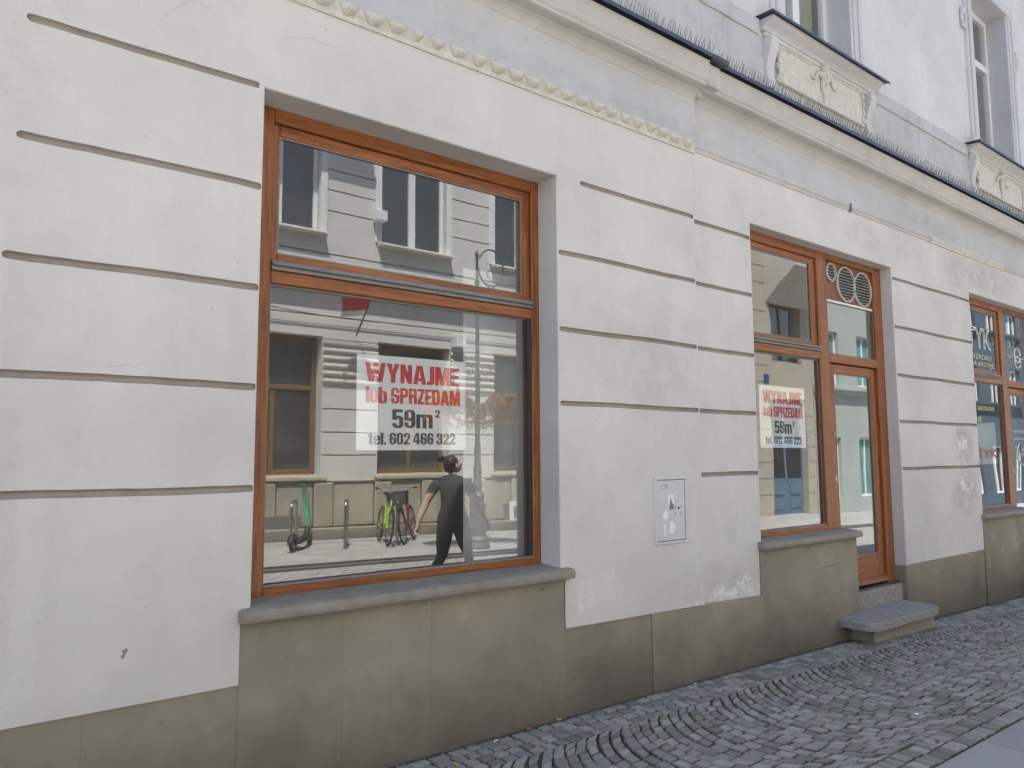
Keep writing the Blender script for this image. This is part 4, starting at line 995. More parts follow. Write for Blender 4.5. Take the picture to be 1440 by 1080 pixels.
scrapleaf('dry_leaf', 4.62, -.48, .06, .03, .9, M_leafy, 'pale leaf on the sett arcs below the meter cabinet', 'leaf')
scrapleaf('paper_scrap', 5.15, -1.35, .03, .025, 0, M_pap, 'white paper scrap near the slab edge', 'litter')
scrapleaf('red_petal', 4.75, -1.64, .035, .025, 0, M_petal, 'small red petal in the border course joint', 'petal')
# =================================================================== ACROSS THE STREET (seen mirrored in the glass)
YO = -10.7
M_opp = plaster('plaster_opposite', (.72,.70,.655), dirt=.8); M_oppb = plaster('plaster_bands', (.58,.55,.49), dirt=1.0)
def simple_stone(): return sandstone('plinth_opposite', (.43,.39,.32))
M_ostone = simple_stone(); M_cable = simple('cable_black', (.03,.03,.03), .5); M_curt = simple('dark_room', (.13,.12,.105), .9); M_oak = simple('brown_window_wood', (.20,.11,.05), .5, var=.2, scale=12)
opp = thing('townhouse', 'sunlit cream townhouse across the street with banded ground floor and stone plinth', 'building', (8, YO, -.1))
OX0, OX1 = -6.0, 17.2; PER = 3.2; OH = 12.6
gw = [1.51-PER+PER*k for k in range(0, 6)]      # left edges of the ground floor windows
gw = [x for x in gw if OX0+.5 < x < OX1-2.2]
def opoly(x0, x1, z0, z1): return [(x0, z0), (x1, z0), (x1, z1), (x0, z1)]
gH = [opoly(x, x+1.9, 1.27, 4.19) for x in gw]; uH = [opoly(x+.05, x+1.78, 6.42, 8.75) for x in gw]; uH2 = [opoly(x+.05, x+1.78, 10.0, 11.9) for x in gw]
ggr = []
edges = [OX0]+[q_ for x in gw for q_ in (x, x+1.9)]+[OX1]
for i in range(0, len(edges), 2):
    a, b = edges[i]+.03, edges[i+1]-.03
    ggr += [(a, b, z, .03) for z in (2.67, 2.18, 1.70)]+[(a, b, z, .03) for z in (7.40, 6.93, 7.87, 8.34)]
ggr += [(OX0+.1, OX1-.1, 5.98, .03)]
wo_ = make_wall('wall', YO, opoly(OX0, OX1, -.3, OH), gH+uH+uH2, ggr, M_opp, opp, face=1)
m = MB()
for x in gw:
    for a, b, z0, z1 in ((x, x+1.9, 1.27, 4.19), (x+.05, x+1.78, 6.42, 8.75), (x+.05, x+1.78, 10.0, 11.9)):
        yb = YO-.33
        m.add([(a, YO, z0), (a, YO, z1), (a, yb, z1), (a, yb, z0)], [(0,1,2,3)]); m.add([(b, YO, z1), (b, YO, z0), (b, yb, z0), (b, yb, z1)], [(0,1,2,3)])
        m.add([(a, YO, z1), (b, YO, z1), (b, yb, z1), (a, yb, z1)], [(0,1,2,3)]); m.add([(b, YO, z0), (a, YO, z0), (a, yb, z0), (b, yb, z0)], [(0,1,2,3)])
obj('window_reveals', m, M_opp, wo_)
# rounded bands beside the window heads
for i in range(0, len(edges), 2):
    a, b = edges[i], edges[i+1]
    for k in range(6):
        z0 = 3.16+.163*k; m = MB(); pr = [(YO-.02, z0+.01)]+[(YO+.055*math.sin(math.pi*t/6)**.6, z0+.012+.139*t/6) for t in range(7)]+[(YO-.02, z0+.153)]
        m.profile_x(pr, a+.01, b-.01); obj('rusticated_band', m, M_oppb, opp, True)
m = MB(); m.profile_x([(YO-.02, 5.18), (YO+.04, 5.18), (YO+.06, 5.28), (YO+.16, 5.36), (YO+.27, 5.40), (YO+.28, 5.50), (YO-.02, 5.56)], OX0, OX1); obj('string_course', m, M_oppb, opp, True)
m = MB(); m.profile_x([(YO-.02, 12.3), (YO+.2, 12.4), (YO+.5, 12.6), (YO+.52, 12.8), (YO-.02, 12.85)], OX0, OX1); obj('eaves', m, M_oppb, opp)
m = MB(); m.profile_x([(YO+.5, 12.85), (YO-4.5, 15.5), (YO-9, 12.85)], OX0, OX1); obj('roof', m, M_roof, opp)
m = MB(); m.box(OX0, OX1, YO-9, YO-.9, -.5, 12.5); obj('building_core', m, M_curt, opp)
# plinth stones
for i in range(len(gw)+1):
    pass
x = OX0; k = 0
while x < OX1-.3:
    l = (.95, .42, .78, .42)[k % 4]; l = min(l, OX1-x); m = MB(); pr = .09+(.05 if k % 2 else 0)
    m.box(x+.004, x+l-.004, YO-.02, YO+pr, zg(x)+.27, 1.13, .025, c=rnd.random()); obj('plinth_stone', m, M_ostone, opp)
    x += l; k += 1
m = MB(); n = 30; vs = []
for i in range(n+1):
    xx = OX0+(OX1-OX0)*i/n; z = zg(xx)
    for a, b in ((YO-.02, z-.1), (YO+.19, z-.1), (YO+.19, z+.24), (YO+.16, z+.267), (YO-.02, z+.267)): vs.append((xx, a, b))
m.add(vs, [(i*5+q_, i*5+(q_+1) % 5, (i+1)*5+(q_+1) % 5, (i+1)*5+q_) for i in range(n) for q_ in range(5)]+[(0,1,2,3,4)[::-1], tuple(n*5+q_ for q_ in range(5))]); obj('plinth_base', m, M_ostone, opp)
m = MB(); m.profile_x([(YO-.02, 1.13), (YO+.11, 1.13), (YO+.12, 1.165), (YO-.02, 1.175)], OX0, OX1); obj('plinth_cap', m, M_ostone, opp)
for j, x in enumerate(gw):
    # ground floor window
    fr = MB(); y = YO-.26; a, b, z0, z1 = x+.02, x+1.88, 1.28, 4.17; F = .10
    fr.box(a, a+F, y-.08, y, z0, z1, .008); fr.box(b-F, b, y-.08, y, z0, z1, .008); fr.box(a+F, b-F, y-.08, y-.002, z0, z0+.12, .008); fr.box(a+F, b-F, y-.08, y-.002, z1-F, z1, .008)
    fr.box(a+F, b-F, y-.08, y+.015, 3.05, 3.15, .008); fr.box((a+b)/2-.05, (a+b)/2+.05, y-.08, y+.002, z0+.12, 3.05, .008)
    win = obj('ground_floor_window', fr, M_oak, opp)
    for p0, p1, q0, q1 in ((a+F, (a+b)/2-.05, z0+.12, 3.05), ((a+b)/2+.05, b-F, z0+.12, 3.05), (a+F, b-F, 3.15, z1-F)):
        p = MB(); p.box(p0, p1, y-.05, y-.045, q0, q1); obj('pane', p, M_glassd, win)
    m = MB(); m.profile_x([(YO-.28, 1.30), (YO+.14, 1.235), (YO+.15, 1.18), (YO-.02, 1.18)], x-.08, x+1.98); obj('window_sill', m, M_ostone, win)
    if (j % 2) == 0:
        m = MB(); m.box(x+.25, x+1.45, YO+.09, YO+.145, .02, .50, .01); obj('cellar_window', m, M_alu, win)
    # upper windows
    for (z0, z1) in ((6.42, 8.75), (10.0, 11.9)):
        fr = MB(); y = YO-.14; a, b = x+.05, x+1.78; F = .09
        fr.box(a, a+F, y-.07, y, z0, z1, .006); fr.box(b-F, b, y-.07, y, z0, z1, .006); fr.box(a+F, b-F, y-.07, y-.002, z0, z0+F, .006); fr.box(a+F, b-F, y-.07, y-.002, z1-F, z1, .006)
        fr.box((a+b)/2-.085, (a+b)/2+.085, y-.07, y+.012, z0+F, z1-F, .006)
        win = obj('upper_window', fr, M_white, opp)
        for p0, p1 in ((a+F, (a+b)/2-.085), ((a+b)/2+.085, b-F)):
            p = MB(); p.box(p0, p1, y-.045, y-.04, z0+F, z1-F); obj('pane', p, M_glassd, win)
        m = MB(); m.profile_x([(YO-.14, z0+.01), (YO+.19, z0-.02), (YO+.20, z0-.06), (YO-.02, z0-.07)], x-.05, x+1.9); obj('window_sill', m, M_opp, win)
        m = MB(); m.box(a-.16, a-.005, YO-.01, YO+.05, z0, z1+.1, .01); m.box(b+.005, b+.16, YO-.01, YO+.05, z0, z1+.1, .01); m.box(a-.16, b+.16, YO-.01, YO+.07, z1+.1, z1+.28, .01); obj('window_surround', m, M_white, win)
# balcony whose shadow falls across the first floor
m = MB(); m.box(3.9, 7.35, YO-.02, YO+.80, 9.50, 9.68, .02); bal = obj('balcony', m, M_oppb, opp)
m = MB()
for i in range(24): m.tube([(3.95+.145*i, YO+.76, 9.68), (3.95+.145*i, YO+.76, 10.6)], .012, 5)
m.box(3.9, 7.35, YO+.74, YO+.78, 10.6, 10.65); obj('railing', m, M_iron, bal)
# cables, boxes, flag
def cable(pts, r, label):
    m = MB(); m.tube(pts, r, 5); setp(obj('cable', m, M_cable, None, origin=pts[0]), label, 'cable')
def sag(x0, x1, z0, z1, y, s, n=14): return [(x0+(x1-x0)*i/n, y, z0+(z1-z0)*i/n-s*math.sin(math.pi*i/n)*.5) for i in range(n+1)]
cable(sag(OX0, OX1, 4.62, 4.66, YO+.10, .05, 40), .012, 'black cable clipped along the cream facade above the windows')
cable(sag(OX0, OX1, 4.40, 4.47, YO+.12, .04, 40), .009, 'thin cable just above the rusticated bands of the cream facade')
cable(sag(4.0, 8.4, 4.80, 4.60, YO+.25, .2), .010, 'sagging cable crossing towards the flag pole')
m = MB(); m.box(9.83, 10.12, YO+.02, YO+.27, 4.22, 4.52, .012); bx = setp(obj('wall_box', m, M_white, None, origin=(9.97, YO, 4.2)), 'cream alarm box on the facade beside the middle ground floor window', 'box')
m = MB(); m.box(7.72, 7.98, YO+.055, YO+.26, 6.88, 7.12, .01); setp(obj('wall_box', m, M_white, None, origin=(7.85, YO, 6.9)), 'small cream box beside an upper floor window across the street', 'box')
fp = thing('flag', 'red and white flag on a slanting pole across the street', 'flag', (7.35, YO, 4.25))
m = MB(); A_, B_ = Vector((7.35, YO+.06, 4.27)), Vector((7.37, YO+.80, 5.10)); m.tube([A_, B_], .018, 8); m.blob(B_, (.035,.035,.035), 8, 6); obj('pole', m, M_iron, fp)
M_fr = simple('flag_red', (.62,.03,.06), .7, var=.1); M_fw = simple('flag_white', (.8,.78,.76), .7)
for nm, mt, u0_, u1_ in (('red_band', M_fr, .0, .72), ('white_band', M_fw, .722, 1.)):
    m = MB(); n, k = 10, 6; vs = []
    for j in range(k+1):
        u = u0_+(u1_-u0_)*j/k
        for i in range(n+1):
            t = i/n; p = A_.lerp(B_, .50+.42*(1-u)); vs.append((p.x-.02-.62*t+.05*math.sin(t*5+u*2), p.y+.12*math.sin(t*6+u*3)*t, p.z+.02*t-.16*t*t-.06*math.sin(t*3)*u))
    m.add(vs, [(j*(n+1)+i, j*(n+1)+i+1, (j+1)*(n+1)+i+1, (j+1)*(n+1)+i) for j in range(k) for i in range(n)]); obj(nm, m, mt, fp, True)
# notice board low on the plinth
m = MB(); m.box(11.48, 12.15, YO+.15, YO+.175, .02, .56, .004); nb = setp(obj('notice_board', m, M_white, None, origin=(11.8, YO+.1, .02)), 'white notice board low on the stone plinth across the street', 'board')
m = MB(); m.box(11.60, 11.74, YO+.1755, YO+.178, .14, .44); m.box(11.80, 11.98, YO+.1755, YO+.178, .28, .42); obj('notice_print', m, simple('brown_print', (.35,.25,.12), .8), nb)

# second house: warm stone, blue double door, oriel
h2 = thing('townhouse', 'warm yellow stone house across the street with blue double door and oriel', 'building', (21, YO, -.4))
M_warm = plaster('warm_stone', (.47,.42,.33), dirt=1.4); M_blue = simple('blue_door_paint', (.10,.16,.24), .45, var=.15); M_dglass = simple('dark_door_glass', (.012,.016,.018), .1)
bl = opoly(22.95, 25.1, -.45, 3.6)
hs = [bl, opoly(23.1, 25.0, 4.9, 7.0), opoly(19.0, 20.6, .6, 3.4), opoly(19.0, 20.6, 4.9, 7.2)]
w2_ = make_wall('wall', YO, opoly(17.21, 25.6, -.8, 12), hs, [(17.3, 22.9, .3+.55*k, .035) for k in range(11)]+[(17.3, 22.9, 7.6+.6*k, .035) for k in range(7)]+[(25.15, 25.55, .3+.55*k, .035) for k in range(6)]+[(20.7, 22.9, 6.6, .035)], M_warm, h2, face=1)
m = MB()
for p in hs:
    a, b, z0, z1 = p[0][0], p[1][0], p[0][1], p[2][1]; yb = YO-.35
    m.add([(a, YO, z0), (a, YO, z1), (a, yb, z1), (a, yb, z0)], [(0,1,2,3)]); m.add([(b, YO, z1), (b, YO, z0), (b, yb, z0), (b, yb, z1)], [(0,1,2,3)]); m.add([(a, YO, z1), (b, YO, z1), (b, yb, z1), (a, yb, z1)], [(0,1,2,3)])
obj('opening_reveals', m, M_warm, w2_)
m = MB(); m.box(17.21, 25.6, YO-8, YO-.5, -.8, 12); obj('building_core', m, M_curt, h2)
m = MB(); m.box(22.95, 25.1, YO-.26, YO-.20, -.5, 3.6, .004); dr = obj('double_door', m, M_blue, h2)
for a in (23.08, 24.10):
    m = MB(); m.box(a, a+.87, YO-.20, YO-.185, .85, 1.98, .006); obj('door_pane', m, M_dglass, dr)
    m = MB(); m.box(a+.08, a+.79, YO-.20, YO-.17, -.25, .15, .02); obj('door_panel', m, M_blue, dr)
    m = MB(); m.box(a+.08, a+.79, YO-.20, YO-.17, .25, .68, .02); obj('door_panel', m, M_blue, dr)
    m = MB(); m.box(a+.0, a+.87, YO-.20, YO-.185, 2.25, 3.4, .006); obj('fanlight', m, M_dglass, dr)
m = MB(); m.box(24.0, 24.06, YO-.20, YO-.13, .75, .85, .006); obj('door_handle', m, M_steel, dr)
for a, z0, z1 in ((19.0, .6, 3.4), (19.0, 4.9, 7.2), (23.15, 4.9, 7.0)):
    m = MB(); b = a+1.6; m.box(a, a+.09, YO-.28, YO-.2, z0, z1, .006); m.box(b-.09, b, YO-.28, YO-.2, z0, z1, .006); m.box(a+.09, b-.09, YO-.28, YO-.202, z1-.09, z1, .006); m.box(a+.09, b-.09, YO-.28, YO-.202, z0, z0+.09, .006); m.box((a+b)/2-.05, (a+b)/2+.05, YO-.28, YO-.198, z0+.09, z1-.09, .006)
    win = obj('upper_window', m, M_oak, h2); p = MB(); p.box(a+.05, b-.05, YO-.25, YO-.245, z0+.05, z1-.05); obj('pane', p, M_glassd, win)
m = MB(); pr = [(YO, 6.95), (YO+.5, 7.5), (YO+1.0, 7.95), (YO+1.15, 8.05), (YO+1.15, 8.2), (YO+1.05, 8.25), (YO+1.05, 8.6), (YO+1.2, 8.7), (YO+1.2, 8.8), (YO, 8.8)]
m.profile_x(pr, 22.9, 25.55); ori = obj('oriel', m, M_oppb, h2)
m = MB()
for i in range(18): m.tube([(22.95+.15*i, YO+1.12, 8.8), (22.95+.15*i, YO+1.12, 9.7)], .015, 5)
m.box(22.9, 25.55, YO+1.09, YO+1.15, 9.7, 9.76); obj('railing', m, M_iron, ori)
m = MB(); m.profile_x([(YO+.5, 12), (YO-4, 14.5), (YO-8, 12)], 17.21, 25.6); obj('roof', m, M_roof, h2)
m = MB(); m.box(22.62, 22.92, YO+.002, YO+.02, 4.12, 4.42, .003); pl = setp(obj('house_number_plate', m, simple('blue_enamel', (.03,.05,.20), .3), None, origin=(22.8, YO, 4.1)), 'small blue house number plate on the warm stone house', 'sign')
# further houses
def far_house(x0, x1, h, mat, roofm, label, teal=None, pil=None):
    t = thing('townhouse', label, 'building', ((x0+x1)/2, YO, zg(x0)))
    n = max(1, int((x1-x0)/2.4)); per = (x1-x0)/n; hs = []; rects = []
    for k in range(n):
        for z0, z1 in ((.7, 3.0), (5.0, 7.0), (8.2, 10.0)):
            a = x0+per*k+per*.26; rects.append((a, a+per*.48, z0+zg(x1), z1+zg(x1)))
    hs = [opoly(a, b, z0, z1) for a, b, z0, z1 in rects]
    wl_ = make_wall('wall', YO, opoly(x0, x1, -1.6, h), hs, [], mat, t, face=1)
    m = MB(); m.box(x0, x1, YO-8, YO-.4, -1.6, h); obj('building_core', m, M_curt, t)
    m = MB()
    for a, b, z0, z1 in rects:
        yb = YO-.2
        m.add([(a, YO, z0), (a, YO, z1), (a, yb, z1), (a, yb, z0)], [(0,1,2,3)]); m.add([(b, YO, z1), (b, YO, z0), (b, yb, z0), (b, yb, z1)], [(0,1,2,3)]); m.add([(a, YO, z1), (b, YO, z1), (b, yb, z1), (a, yb, z1)], [(0,1,2,3)]); m.add([(b, YO, z0), (a, YO, z0), (a, yb, z0), (b, yb, z0)], [(0,1,2,3)])
    obj('window_reveals', m, mat, wl_)
    for a, b, z0, z1 in rects:
        m = MB(); m.box(a, a+.08, YO-.2, YO-.13, z0, z1); m.box(b-.08, b, YO-.2, YO-.13, z0, z1); m.box(a+.08, b-.08, YO-.2, YO-.132, z1-.08, z1); m.box(a+.08, b-.08, YO-.2, YO-.132, z0, z0+.08); m.box((a+b)/2-.04, (a+b)/2+.04, YO-.2, YO-.128, z0+.08, z1-.08)
        win = obj('window', m, M_white, t); p = MB(); p.box(a+.05, b-.05, YO-.17, YO-.165, z0+.05, z1-.05); obj('pane', p, teal or M_glassd, win)
    for zc, pr in ((3.9, .25), (7.6, .15), (h-.3, .45)):
        m = MB(); m.profile_x([(YO-.02, zc), (YO+pr*.5, zc+.05), (YO+pr, zc+.2), (YO+pr, zc+.3), (YO-.02, zc+.35)], x0, x1); obj('string_course', m, mat, t)
    if pil:
        for k in range(n+1):
            a = x0+per*k; m = MB(); m.box(max(x0, a-.28), min(x1, a+.28), YO-.01, YO+.14, -1.5, 3.85, .02); obj('pilaster', m, pil, t)
    m = MB(); m.profile_x([(YO+.45, h+.05), (YO-4, h+2.8), (YO-8, h+.05)], x0, x1); obj('roof', m, roofm, t)
M_teal = simple('teal_glass_front', (.10,.26,.25), .12, var=.2, scale=1.5); M_gr = plaster('grey_green_plaster', (.42,.45,.42)); M_pal = plaster('pale_yellow_plaster', (.66,.61,.46)); M_bluep = plaster('blue_grey_plaster', (.075,.105,.13))
far_house(25.62, 33.5, 10.5, M_gr, M_roof, 'grey-green house across the street with teal panes', M_teal)
far_house(33.52, 46.8, 11.5, M_bluep, M_roof, 'blue-grey house further down across the street')
far_house(46.82, 56.0, 9.5, M_pal, M_roof, 'pale yellow house with white pilasters further down across the street', None, M_white)
far_house(56.02, 74.0, 11.0, M_opp, M_roof, 'distant cream house at the end of the street row')
far_house(-18.0, -6.02, 11.5, M_opp, M_roof, 'cream house across the street behind the photographer')
# =================================================================== STREET THINGS ACROSS THE ROAD
def place(t, loc, rz=0, lean=0):
    t.location = loc; t.rotation_euler = (lean, 0, rz)
M_rub = simple('tyre_rubber', (.02,.02,.02), .8); M_lime = simple('lime_frame', (.48,.72,.03), .35, var=.05); M_redp = simple('dark_red_frame', (.25,.02,.02), .4); M_mint = simple('mint_green_plastic', (.10,.50,.28), .4, var=.05); M_wick = simple('black_basket', (.03,.03,.028), .8)
def circ(cx, cz, r, y=0, n=28): return [(cx+r*math.cos(2*math.pi*k/n), y, cz+r*math.sin(2*math.pi*k/n)) for k in range(n)]
def bicycle(label, fm, basket, loc, rz, lean):
    t = thing('bicycle', label, 'bicycle', (0,0,0)); Rw = .335
    for cx in (0, 1.06):
        m = MB(); m.tube(circ(cx, Rw, Rw-.018), .019, 8, closed=True); wh = obj('wheel', m, M_rub, t, True)
        m = MB(); m.tube(circ(cx, Rw, Rw-.042), .009, 6, closed=True); m.tube([(cx, -.05, Rw), (cx, .05, Rw)], .018, 8)
        for k in range(16):
            a = 2*math.pi*k/16; m.tube([(cx, .025*(-1)**k, Rw), (cx+(Rw-.045)*math.cos(a), 0, Rw+(Rw-.045)*math.sin(a))], .0015, 4, False)
        obj('rim_and_spokes', m, M_steel, wh)
        m = MB(); pts = [(cx+(Rw+.03)*math.cos(a*.16+(.2 if cx else .8)), 0, Rw+(Rw+.03)*math.sin(a*.16+(.2 if cx else .8))) for a in range(14)]; m.tube(pts, .018, 5); obj('mudguard', m, M_black, t)
    bb, st, hd, hb = (.43, 0, .29), (.30, 0, .80), (.86, 0, .86), (.90, 0, .66)
    m = MB(); m.tube([bb, st], .016, 8); m.tube([st, hd], .015, 8); m.tube([bb, hb], .019, 8); m.tube([hd, hb], .019, 8)
    for s in (-1, 1): m.tube([(0, s*.055, Rw), (bb[0], s*.03, bb[2])], .010, 6); m.tube([(0, s*.055, Rw), (st[0], s*.02, st[2]-.04)], .009, 6)
    obj('frame', m, fm, t, True)
    m = MB()
    for s in (-1, 1): m.tube([(.895, s*.03, .70), (.97, s*.055, .50), (1.06, s*.055, Rw)], .011, 6)
    obj('fork', m, fm, t, True)
    m = MB(); m.tube([hd, (.83, 0, 1.02)], .013, 8); m.tube([(.72, -.29, 1.06), (.80, -.20, 1.06), (.84, -.06, 1.03), (.84, .06, 1.03), (.80, .20, 1.06), (.72, .29, 1.06)], .011, 8); hbr = obj('handlebar', m, M_steel, t, True)
    for s in (-1, 1): m = MB(); m.tube([(.74, s*.27, 1.06), (.68, s*.335, 1.06)], .017, 8); obj('grip', m, M_black, hbr)
    m = MB(); m.tube([(.30, 0, .80), (.275, 0, .94)], .012, 8); obj('seat_post', m, M_steel, t)
    m = MB(); vs = []
    for i, (xx, ww, zz) in enumerate(((.13, .06, .97), (.17, .085, .985), (.25, .07, .98), (.33, .03, .975), (.40, .018, .97))): vs += [(xx, -ww, zz-.02), (xx, -ww*.6, zz), (xx, ww*.6, zz), (xx, ww, zz-.02), (xx, 0, zz-.045)]
    m.add(vs, [(i*5+k, i*5+(k+1) % 5, (i+1)*5+(k+1) % 5, (i+1)*5+k) for i in range(4) for k in range(5)]+[(0,1,2,3,4), (24,23,22,21,20)]); obj('saddle', m, M_black, t, True)
    m = MB(); m.tube(circ(.43, .29, .085, .05, 18), .006, 5, closed=True); m.tube([(.43, .06, .29), (.50, .075, .14)], .010, 6); m.tube([(.43, -.06, .29), (.36, -.075, .44)], .010, 6); m.box(.45, .55, .075, .15, .13, .15); m.box(.31, .41, -.15, -.075, .43, .45); m.tube([(.43, .05, .375), (0, .05, .37)], .005, 4); m.tube([(.43, .05, .205), (0, .05, .30)], .005, 4); obj('crankset', m, M_black, t)
    m = MB(); m.tube([(1.0, 0, .74), (1.03, 0, .74)], .03, 10); obj('headlight', m, M_steel, t)
    if basket:
        m = MB(); x0, x1, yb, z0, z1 = .92, 1.22, .19, .78, 1.02
        for k in range(9):
            q_ = -yb+2*yb*k/8
            for xx, ex in ((x0, -.0), (x1, .03)): m.tube([(xx, q_*.85, z0), (xx+ex, q_, z1)], .006, 4)
        for k in range(7):
            xx = x0+(x1-x0)*k/6
            for s in (-1, 1): m.tube([(xx, s*yb*.85, z0), (xx, s*yb, z1)], .006, 4)
        for k in range(7):
            f_ = k/6; zz = z0+(z1-z0)*f_; yy = yb*(.85+.15*f_); m.tube([(x0, -yy, zz), (x1+.03*f_, -yy, zz), (x1+.03*f_, yy, zz), (x0, yy, zz)], .009, 4, closed=True)
        m.box(x0, x1, -yb*.85, yb*.85, z0-.01, z0+.005); obj('basket', m, M_wick, t)
    place(t, loc, rz, lean); return t
bicycle('lime green bicycle locked beside the bare hoop rack', M_lime, False, (7.48, -9.78, zg(7.1)+.02), R(109), R(7))
bicycle('dark red bicycle with black basket beside the lime green one', M_redp, True, (8.28, -9.70, zg(7.6)+.02), R(131), R(-9))
def hoop(x, y, label):
    t = thing('bike_rack', label, 'bike rack', (0,0,0)); m = MB(); h = .86
    pts = [(0, 0, -.05), (0, 0, h-.12)]+[(0, -.12*(1-math.cos(a*math.pi/12)), h-.12+.12*math.sin(a*math.pi/12)) for a in range(1, 7)]+[(0, -.70-.12*math.sin(a*math.pi/12)+.12, h-.12*(1-math.cos(a*math.pi/12))) for a in range(0, 7)]+[(0, -.70, -.05)]
    m.tube(pts, .028, 10); obj('hoop', m, M_steel, t, True)
    m = MB(); m.lathe([(.07, 0), (.07, .008), (.03, .012)], 0, 0, 14); m.lathe([(.07, 0), (.07, .008), (.03, .012)], 0, -.70, 14); obj('foot_plate', m, M_steel, t)
    place(t, (x, y, zg(x)+.02), R(29))
hoop(6.28, -8.85, 'free-standing steel hoop rack between scooter and bicycles')
hoop(5.22, -8.75, 'steel hoop rack behind the mint green scooter')
hoop(7.45, -8.95, 'steel hoop rack between the two bicycles')
# scooter
t = thing('electric_scooter', 'mint green electric scooter parked on the far pavement', 'scooter', (0,0,0))
m = MB(); m.box(-.12, .66, -.085, .085, .12, .20, .025); obj('deck', m, M_black, t)
m = MB(); m.box(-.10, .60, -.075, .075, .201, .207, .002); obj('deck_mat', m, M_rub, t)
for cx in (-.22, .90):
    m = MB(); m.tube(circ(cx, .125, .095), .03, 9, closed=True); wh = obj('wheel', m, M_rub, t, True)
    m = MB(); m.lathe([(.07, -.02), (.07, .02)], 0, 0, 16); m.v = [(cx+a, c_, .125+b) for a, b, c_ in m.v]; obj('hub', m, M_alu, wh)
m = MB(); m.tube([(-.34, 0, .17), (-.29, 0, .245), (-.2, 0, .27), (-.1, 0, .24)], [.05, .06, .06, .05], 8); obj('rear_mudguard', m, M_black, t, True)
m = MB(); m.box(-.395, -.375, -.04, .04, .14, .19, .004); obj('tail_light', m, simple('dark_red_lens', (.06,.01,.01), .2), t)
m = MB(); m.tube([(.60, 0, .17), (.74, 0, .26), (.80, 0, .36)], [.06, .055, .05], 10); obj('neck', m, M_black, t, True)
m = MB(); m.tube([(.90, 0, .24), (.80, 0, .40), (.735, 0, .70)], [.05, .048, .042], 12); obj('lower_stem', m, simple('pale_mint', (.20,.66,.42), .4, var=.04), t, True)
m = MB(); m.tube([(.735, 0, .70), (.66, 0, 1.08), (.63, 0, 1.15), (.58, 0, 1.19)], [.040, .038, .038, .035], 12); obj('upper_stem', m, M_mint, t, True)
m = MB(); m.tube([(.90, -.04, .125), (.90, -.045, .24), (.90, .045, .24), (.90, .04, .125)], .013, 6); obj('fork', m, M_black, t)
m = MB(); m.tube([(.53, -.27, 1.18), (.58, -.12, 1.20), (.58, .12, 1.20), (.53, .27, 1.18)], .014, 8); hb_ = obj('handlebar', m, M_black, t)
for s in (-1, 1): m = MB(); m.tube([(.55, s*.19, 1.188), (.52, s*.30, 1.178)], .019, 8); obj('grip', m, M_black, hb_)
m = MB(); m.box(.54, .62, -.05, .05, 1.20, 1.235, .01); obj('display', m, M_black, hb_)
m = MB(); m.tube([(.66, .04, 1.1), (.70, .06, 1.0), (.75, .06, .6), (.88, .05, .28)], .006, 5); obj('cable', m, M_black, t)
place(t, (5.40, -8.95, zg(5.4)+.02), R(-52), R(3))
# lamp post
LX, LY = 8.42, -7.62; LZ = zg(LX)+.02
lp = thing('street_lamp', 'ornate grey cast iron lamp post with scroll brackets and flower baskets', 'street lamp', (LX, LY, LZ))
m = MB(); z = LZ
m.lathe([(.24, z-.05), (.24, z+.08), (.225, z+.10), (.215, z+.16), (.225, z+.18), (.20, z+.21), (.17, z+.24), (.155, z+.60), (.15, z+.78), (.17, z+.80), (.17, z+.83), (.13, z+.86), (.12, z+.92), (.145, z+.98), (.13, z+1.02), (.09, z+1.06), (.08, z+1.15), (.105, z+1.19), (.09, z+1.24), (.07, z+1.30), (.085, z+1.50), (.075, z+1.54), (.058, z+1.60), (.066, z+1.90), (.052, z+1.95)], LX, LY, 24); obj('base', m, M_iron, lp, True)
m = MB(); m.lathe([(.05, z+1.94), (.048, z+3.2), (.062, z+3.22), (.062, z+3.28), (.045, z+3.30), (.038, z+5.05), (.05, z+5.08), (.05, z+5.12), (.03, z+5.14), (.028, z+5.62), (.045, z+5.64), (.03, z+5.70), (.005, z+5.74)], LX, LY, 16); obj('pole', m, M_iron, lp, True)
m = MB(); m.tube([(LX+.34+.31*math.cos(a), LY, z+5.43+.37*math.sin(a)) for a in [2.7-.3*k for k in range(20)]], .018, 6); m.tube([(LX+.30+.12*math.cos(a)*(1-k/20), LY, z+5.28+.16*math.sin(a)*(1-k/20)) for k, a in enumerate([-1.0+.35*q_ for q_ in range(16)])], .012, 6); obj('crook', m, M_iron, lp, True)
m = MB(); m.lathe([(.03, z+5.10), (.06, z+5.06), (.09, z+4.98), (.17, z+4.90), (.18, z+4.87), (.16, z+4.84), (.13, z+4.72), (.07, z+4.62), (.01, z+4.60)], LX+.34, LY, 16); obj('lantern', m, M_iron, lp, True)
def scroll(cx, cz, s, r):
    return [(cx+s*(r*(1-k/26))*math.cos(k*.38), LY, cz+(r*(1-k/26))*math.sin(k*.38)) for k in range(24)]
m = MB()
for s in (-1, 1):
    m.tube([(LX, LY, z+3.50), (LX+s*.62, LY, z+3.50)], .014, 6); m.tube([(LX, LY, z+3.20), (LX+s*.62, LY, z+3.20)], .012, 6); m.tube([(LX+s*.62, LY, z+3.52), (LX+s*.62, LY, z+3.05)], .012, 6)
    m.tube(scroll(LX+s*.20, z+3.35, s, .13), .011, 5); m.tube(scroll(LX+s*.46, z+3.35, -s, .13), .011, 5)
    m.tube([(LX, LY, z+2.35), (LX+s*.5, LY, z+2.42), (LX+s*.6, LY, z+2.5)], .012, 6); m.tube(scroll(LX+s*.2, z+2.30, s, .09), .009, 5); m.tube(scroll(LX+s*.40, z+2.32, -s, .08), .009, 5)
obj('scroll_bracket', m, M_iron, lp)
